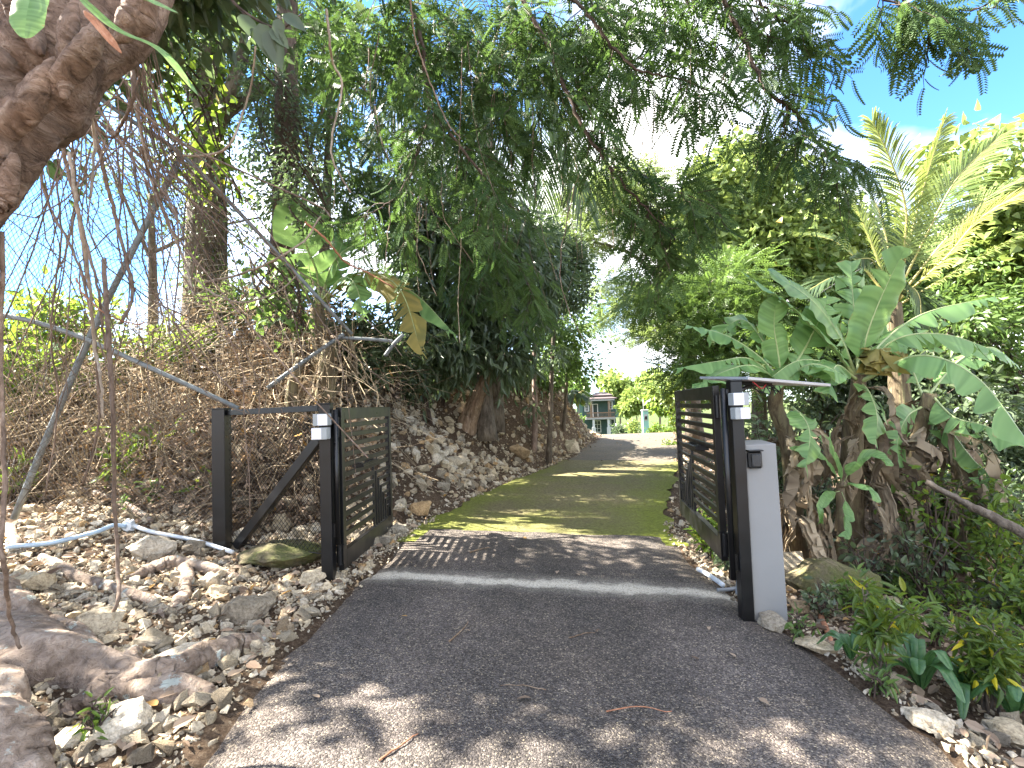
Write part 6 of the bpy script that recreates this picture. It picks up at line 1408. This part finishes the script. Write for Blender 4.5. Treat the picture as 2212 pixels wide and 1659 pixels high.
# fallen logs and stump
def log(ctrl, r, lab, mat=M_dead, nm="log", seed=1):
    c = curve(ctrl, 22, .008, np.random.default_rng(seed)); g = Geo(); tube(g, c, np.interp(np.linspace(0, 1, 22), np.linspace(0, 1, len(r)), r), 12, wob=.22, seed=seed); o = g.build(nm, mat, origin=c[0]); return tag(o, lab, "log")
log([ground(1705, 1160, .05), ground(1750, 1140, .1), ground(1800, 1118, .14)], [.06, .09, .11], "rotting pale stump log behind the grey pillar", seed=1)
log([ground(1790, 1130, .1), ground(1830, 1190, .12), ground(1860, 1230, .06), ground(1890, 1270, .0)], [.08, .09, .08, .05], "pale rotten log running down the right slope", seed=2)
log([ground(1900, 1180, .05), ground(1960, 1230, .08), ground(2020, 1290, .06), ground(2060, 1330, .02)], [.05, .06, .06, .04], "grey weathered log across the right slope", M_bark, seed=3)
log([P(2000, 1040, 4.8), P(2060, 1075, 4.7), P(2130, 1110, 4.6), P(2230, 1160, 4.5)], [.025, .03, .038, .045], "bare grey branch reaching in from the right edge", M_bark, "branch", seed=4)
log([ground(1760, 1300, .05), ground(1790, 1370, .05), ground(1820, 1420, .02)], [.02, .02, .012], "thin reddish stick leaning at the sloping boulder", M_redroot, "stick", seed=5)
# overhead: strap leaves on the fig limb, dark oval leaves on a twig
p0 = P(70, -60, 1.9); ep = empty("strap_leaf_plant", tuple(p0), "strap leaved epiphyte growing on the fig limb", "plant")
banana_leaf(ep, [P(95, -80, 1.9), P(70, -20, 1.85), P(58, 30, 1.8), P(53, 82, 1.78)], .11, (.3, -1, .1), L_ban, 801, 0, .2, .02, .02, sweep=.1)["label"] = "pale green hanging strap leaf"
banana_leaf(ep, [P(150, -30, 2.0), P(250, 60, 2.0), P(350, 110, 2.05), P(428, 205, 2.1)], .055, (.3, -.6, .8), L_ban, 802, 0, .5, .02, .02, sweep=.1)
banana_leaf(ep, [P(160, -60, 2.0), P(260, -15, 2.0), P(320, 0, 2.05), P(385, 28, 2.1)], .09, (.1, -.7, .8), L_ban, 803, 0, .5, .02, .02, sweep=.1)
banana_leaf(ep, [P(180, 20, 1.95), P(210, 50, 1.95), P(235, 80, 1.95), P(262, 115, 1.97)], .045, (.3, -.6, .8), M_redroot, 804, 0, .5, .02, .02, rib=False, sweep=.1)["label"] = "withered brown strap leaf"
p0 = P(480, -30, 3.4); dl = empty("oval_leaved_branch", tuple(p0), "twig with large dark oval leaves hanging below the fig limb", "branch"); g = Geo()
tube(g, curve([Vector((0, 0, 0)), P(520, 20, 3.4) - p0, P(600, 62, 3.4) - p0, P(652, 30, 3.4) - p0], 14), np.linspace(.012, .005, 14), 6)
tube(g, curve([P(520, 20, 3.4) - p0, P(545, 55, 3.4) - p0, P(585, 95, 3.4) - p0], 8), np.linspace(.008, .004, 8), 5); g.build("twig", M_darkbark, dl)
for i, (a, b, w) in enumerate([((612, 30), (660, 62), .13), ((580, 62), (606, 145), .12), ((600, 40), (605, 88), .10), ((545, 60), (528, 92), .11), ((560, 50), (590, 130), .10), ((520, 30), (555, 85), .12), ((585, 60), (622, 100), .09)]):
    g = Geo(); A, B = P(*a, 3.35), P(*b, 3.33); v = B - A; V, F = leaf_tmpl(.5, .1, .12); Bm = basis(np.array([tuple(v)]), np.array([[.2 * (i % 3 - 1), -1, .5]]), np.array([v.length]))[0]
    g.add(V @ Bm.T + np.array(A - p0), F, .3 + .07 * i); g.build("leaf", L_dark, dl, smooth=True)
# wires across the right
pipe("overhead_wire", [P(1420, 860, 12), P(1700, 680, 10), P(1900, 560, 9), P(2300, 400, 7)], .008, M_black, "thin black cable slanting across the trees at the right", "cable", sides=5)

# unseen trees added beyond the left edge, placed to shade rubble and drive
for i, (x, y, zc, k, nc) in enumerate([(-8.7, 5.0, 7.8, 1.1, 80), (-7.5, 3.9, 5.0, .95, 120)]):
    c_ = Vector((x, y, zc)); b_ = on(c_); gq = np.random.default_rng(480 + i)
    lb = [(c_ + Vector((gq.normal(0, .9 * k), gq.normal(0, .9 * k), gq.normal(0, .45 * k))), (.8 * k, .8 * k, .6 * k)) for _ in range(6)]
    tree("unseen_shade_tree", ["tall unseen tree added beyond the fig to shade the ground", "low unseen tree added beside the fig to shade the ground"][i], "tree", [b_ - Vector((0, 0, .2)), (b_ + c_) / 2 + Vector((.2, 0, 0)), c_], .18, lb, T_OVAL, L_mid, nc, 20, .16, .34, 490 + i, droop=.5, every=6)

# weeds, seedlings and fallen dead fronds on the right verge
VW = [(1722, 1385, .16, .14, "low weed between the grey pillar rock and the driveway edge", L_mid, T_OVAL, .05, 60), (1780, 1345, .25, .2, "leafy weed under the sloping mossy boulder", L_dark, T_OVAL, .06, 110), (1835, 1330, .32, .25, "soft green weed before the pale rotten log", L_mid, T_OVAL, .06, 130), (1935, 1375, .3, .28, "grassy tuft right of the upright croton", L_citrus, T_LANCE, .13, 110),
      (2020, 1395, .28, .3, "leafy weed in front of the grey weathered log", L_mid, T_OVAL, .055, 150), (2075, 1340, .35, .4, "spreading ground plant on the upper part of the right slope", L_citrus, T_OVAL, .06, 220), (2150, 1400, .35, .4, "bushy weed above the larger croton", L_mid, T_OVAL, .06, 240), (2200, 1460, .3, .3, "weed at the right edge above the cut dracaena", L_citrus, T_LANCE, .10, 130),
      (1955, 1300, .3, .35, "ferny ground plant beside the broad sunlit rock", L_mid, T_LANCE, .10, 170), (1900, 1270, .3, .3, "dark ground plant at the pale rotten log end", L_dark, T_OVAL, .06, 150), (2030, 1275, .4, .4, "ground plant under the citrus shrubs", L_dark, T_OVAL, .06, 220), (1905, 1500, .12, .14, "small weed at the driveway edge below the upright croton", L_mid, T_LANCE, .07, 50)]
for i, (px, py, h_, r_, lab, m_, tm, sz, n) in enumerate(VW): shrub("weed", lab, ground(px, py), h_, r_, m_, tm, n, sz, 640 + i, "weed", None, 7, None, .1, .8, .4, .12)
for i, (pts, lab) in enumerate([([(2010, 1260), (2070, 1300), (2120, 1360), (2150, 1420)], "fallen grey palm frond lying down the right slope"), ([(1960, 1330), (2040, 1370), (2110, 1400)], "second fallen dry frond across the right slope")]):
    w_ = [ground(x, y, .05) for x, y in pts]; rt_ = empty("fallen_frond", tuple(w_[0]), lab, "palm frond"); frond(rt_, w_, 34, .32, .02, M_litter, (0, 0, 1), .05, .25, 660 + i, .1, .014)
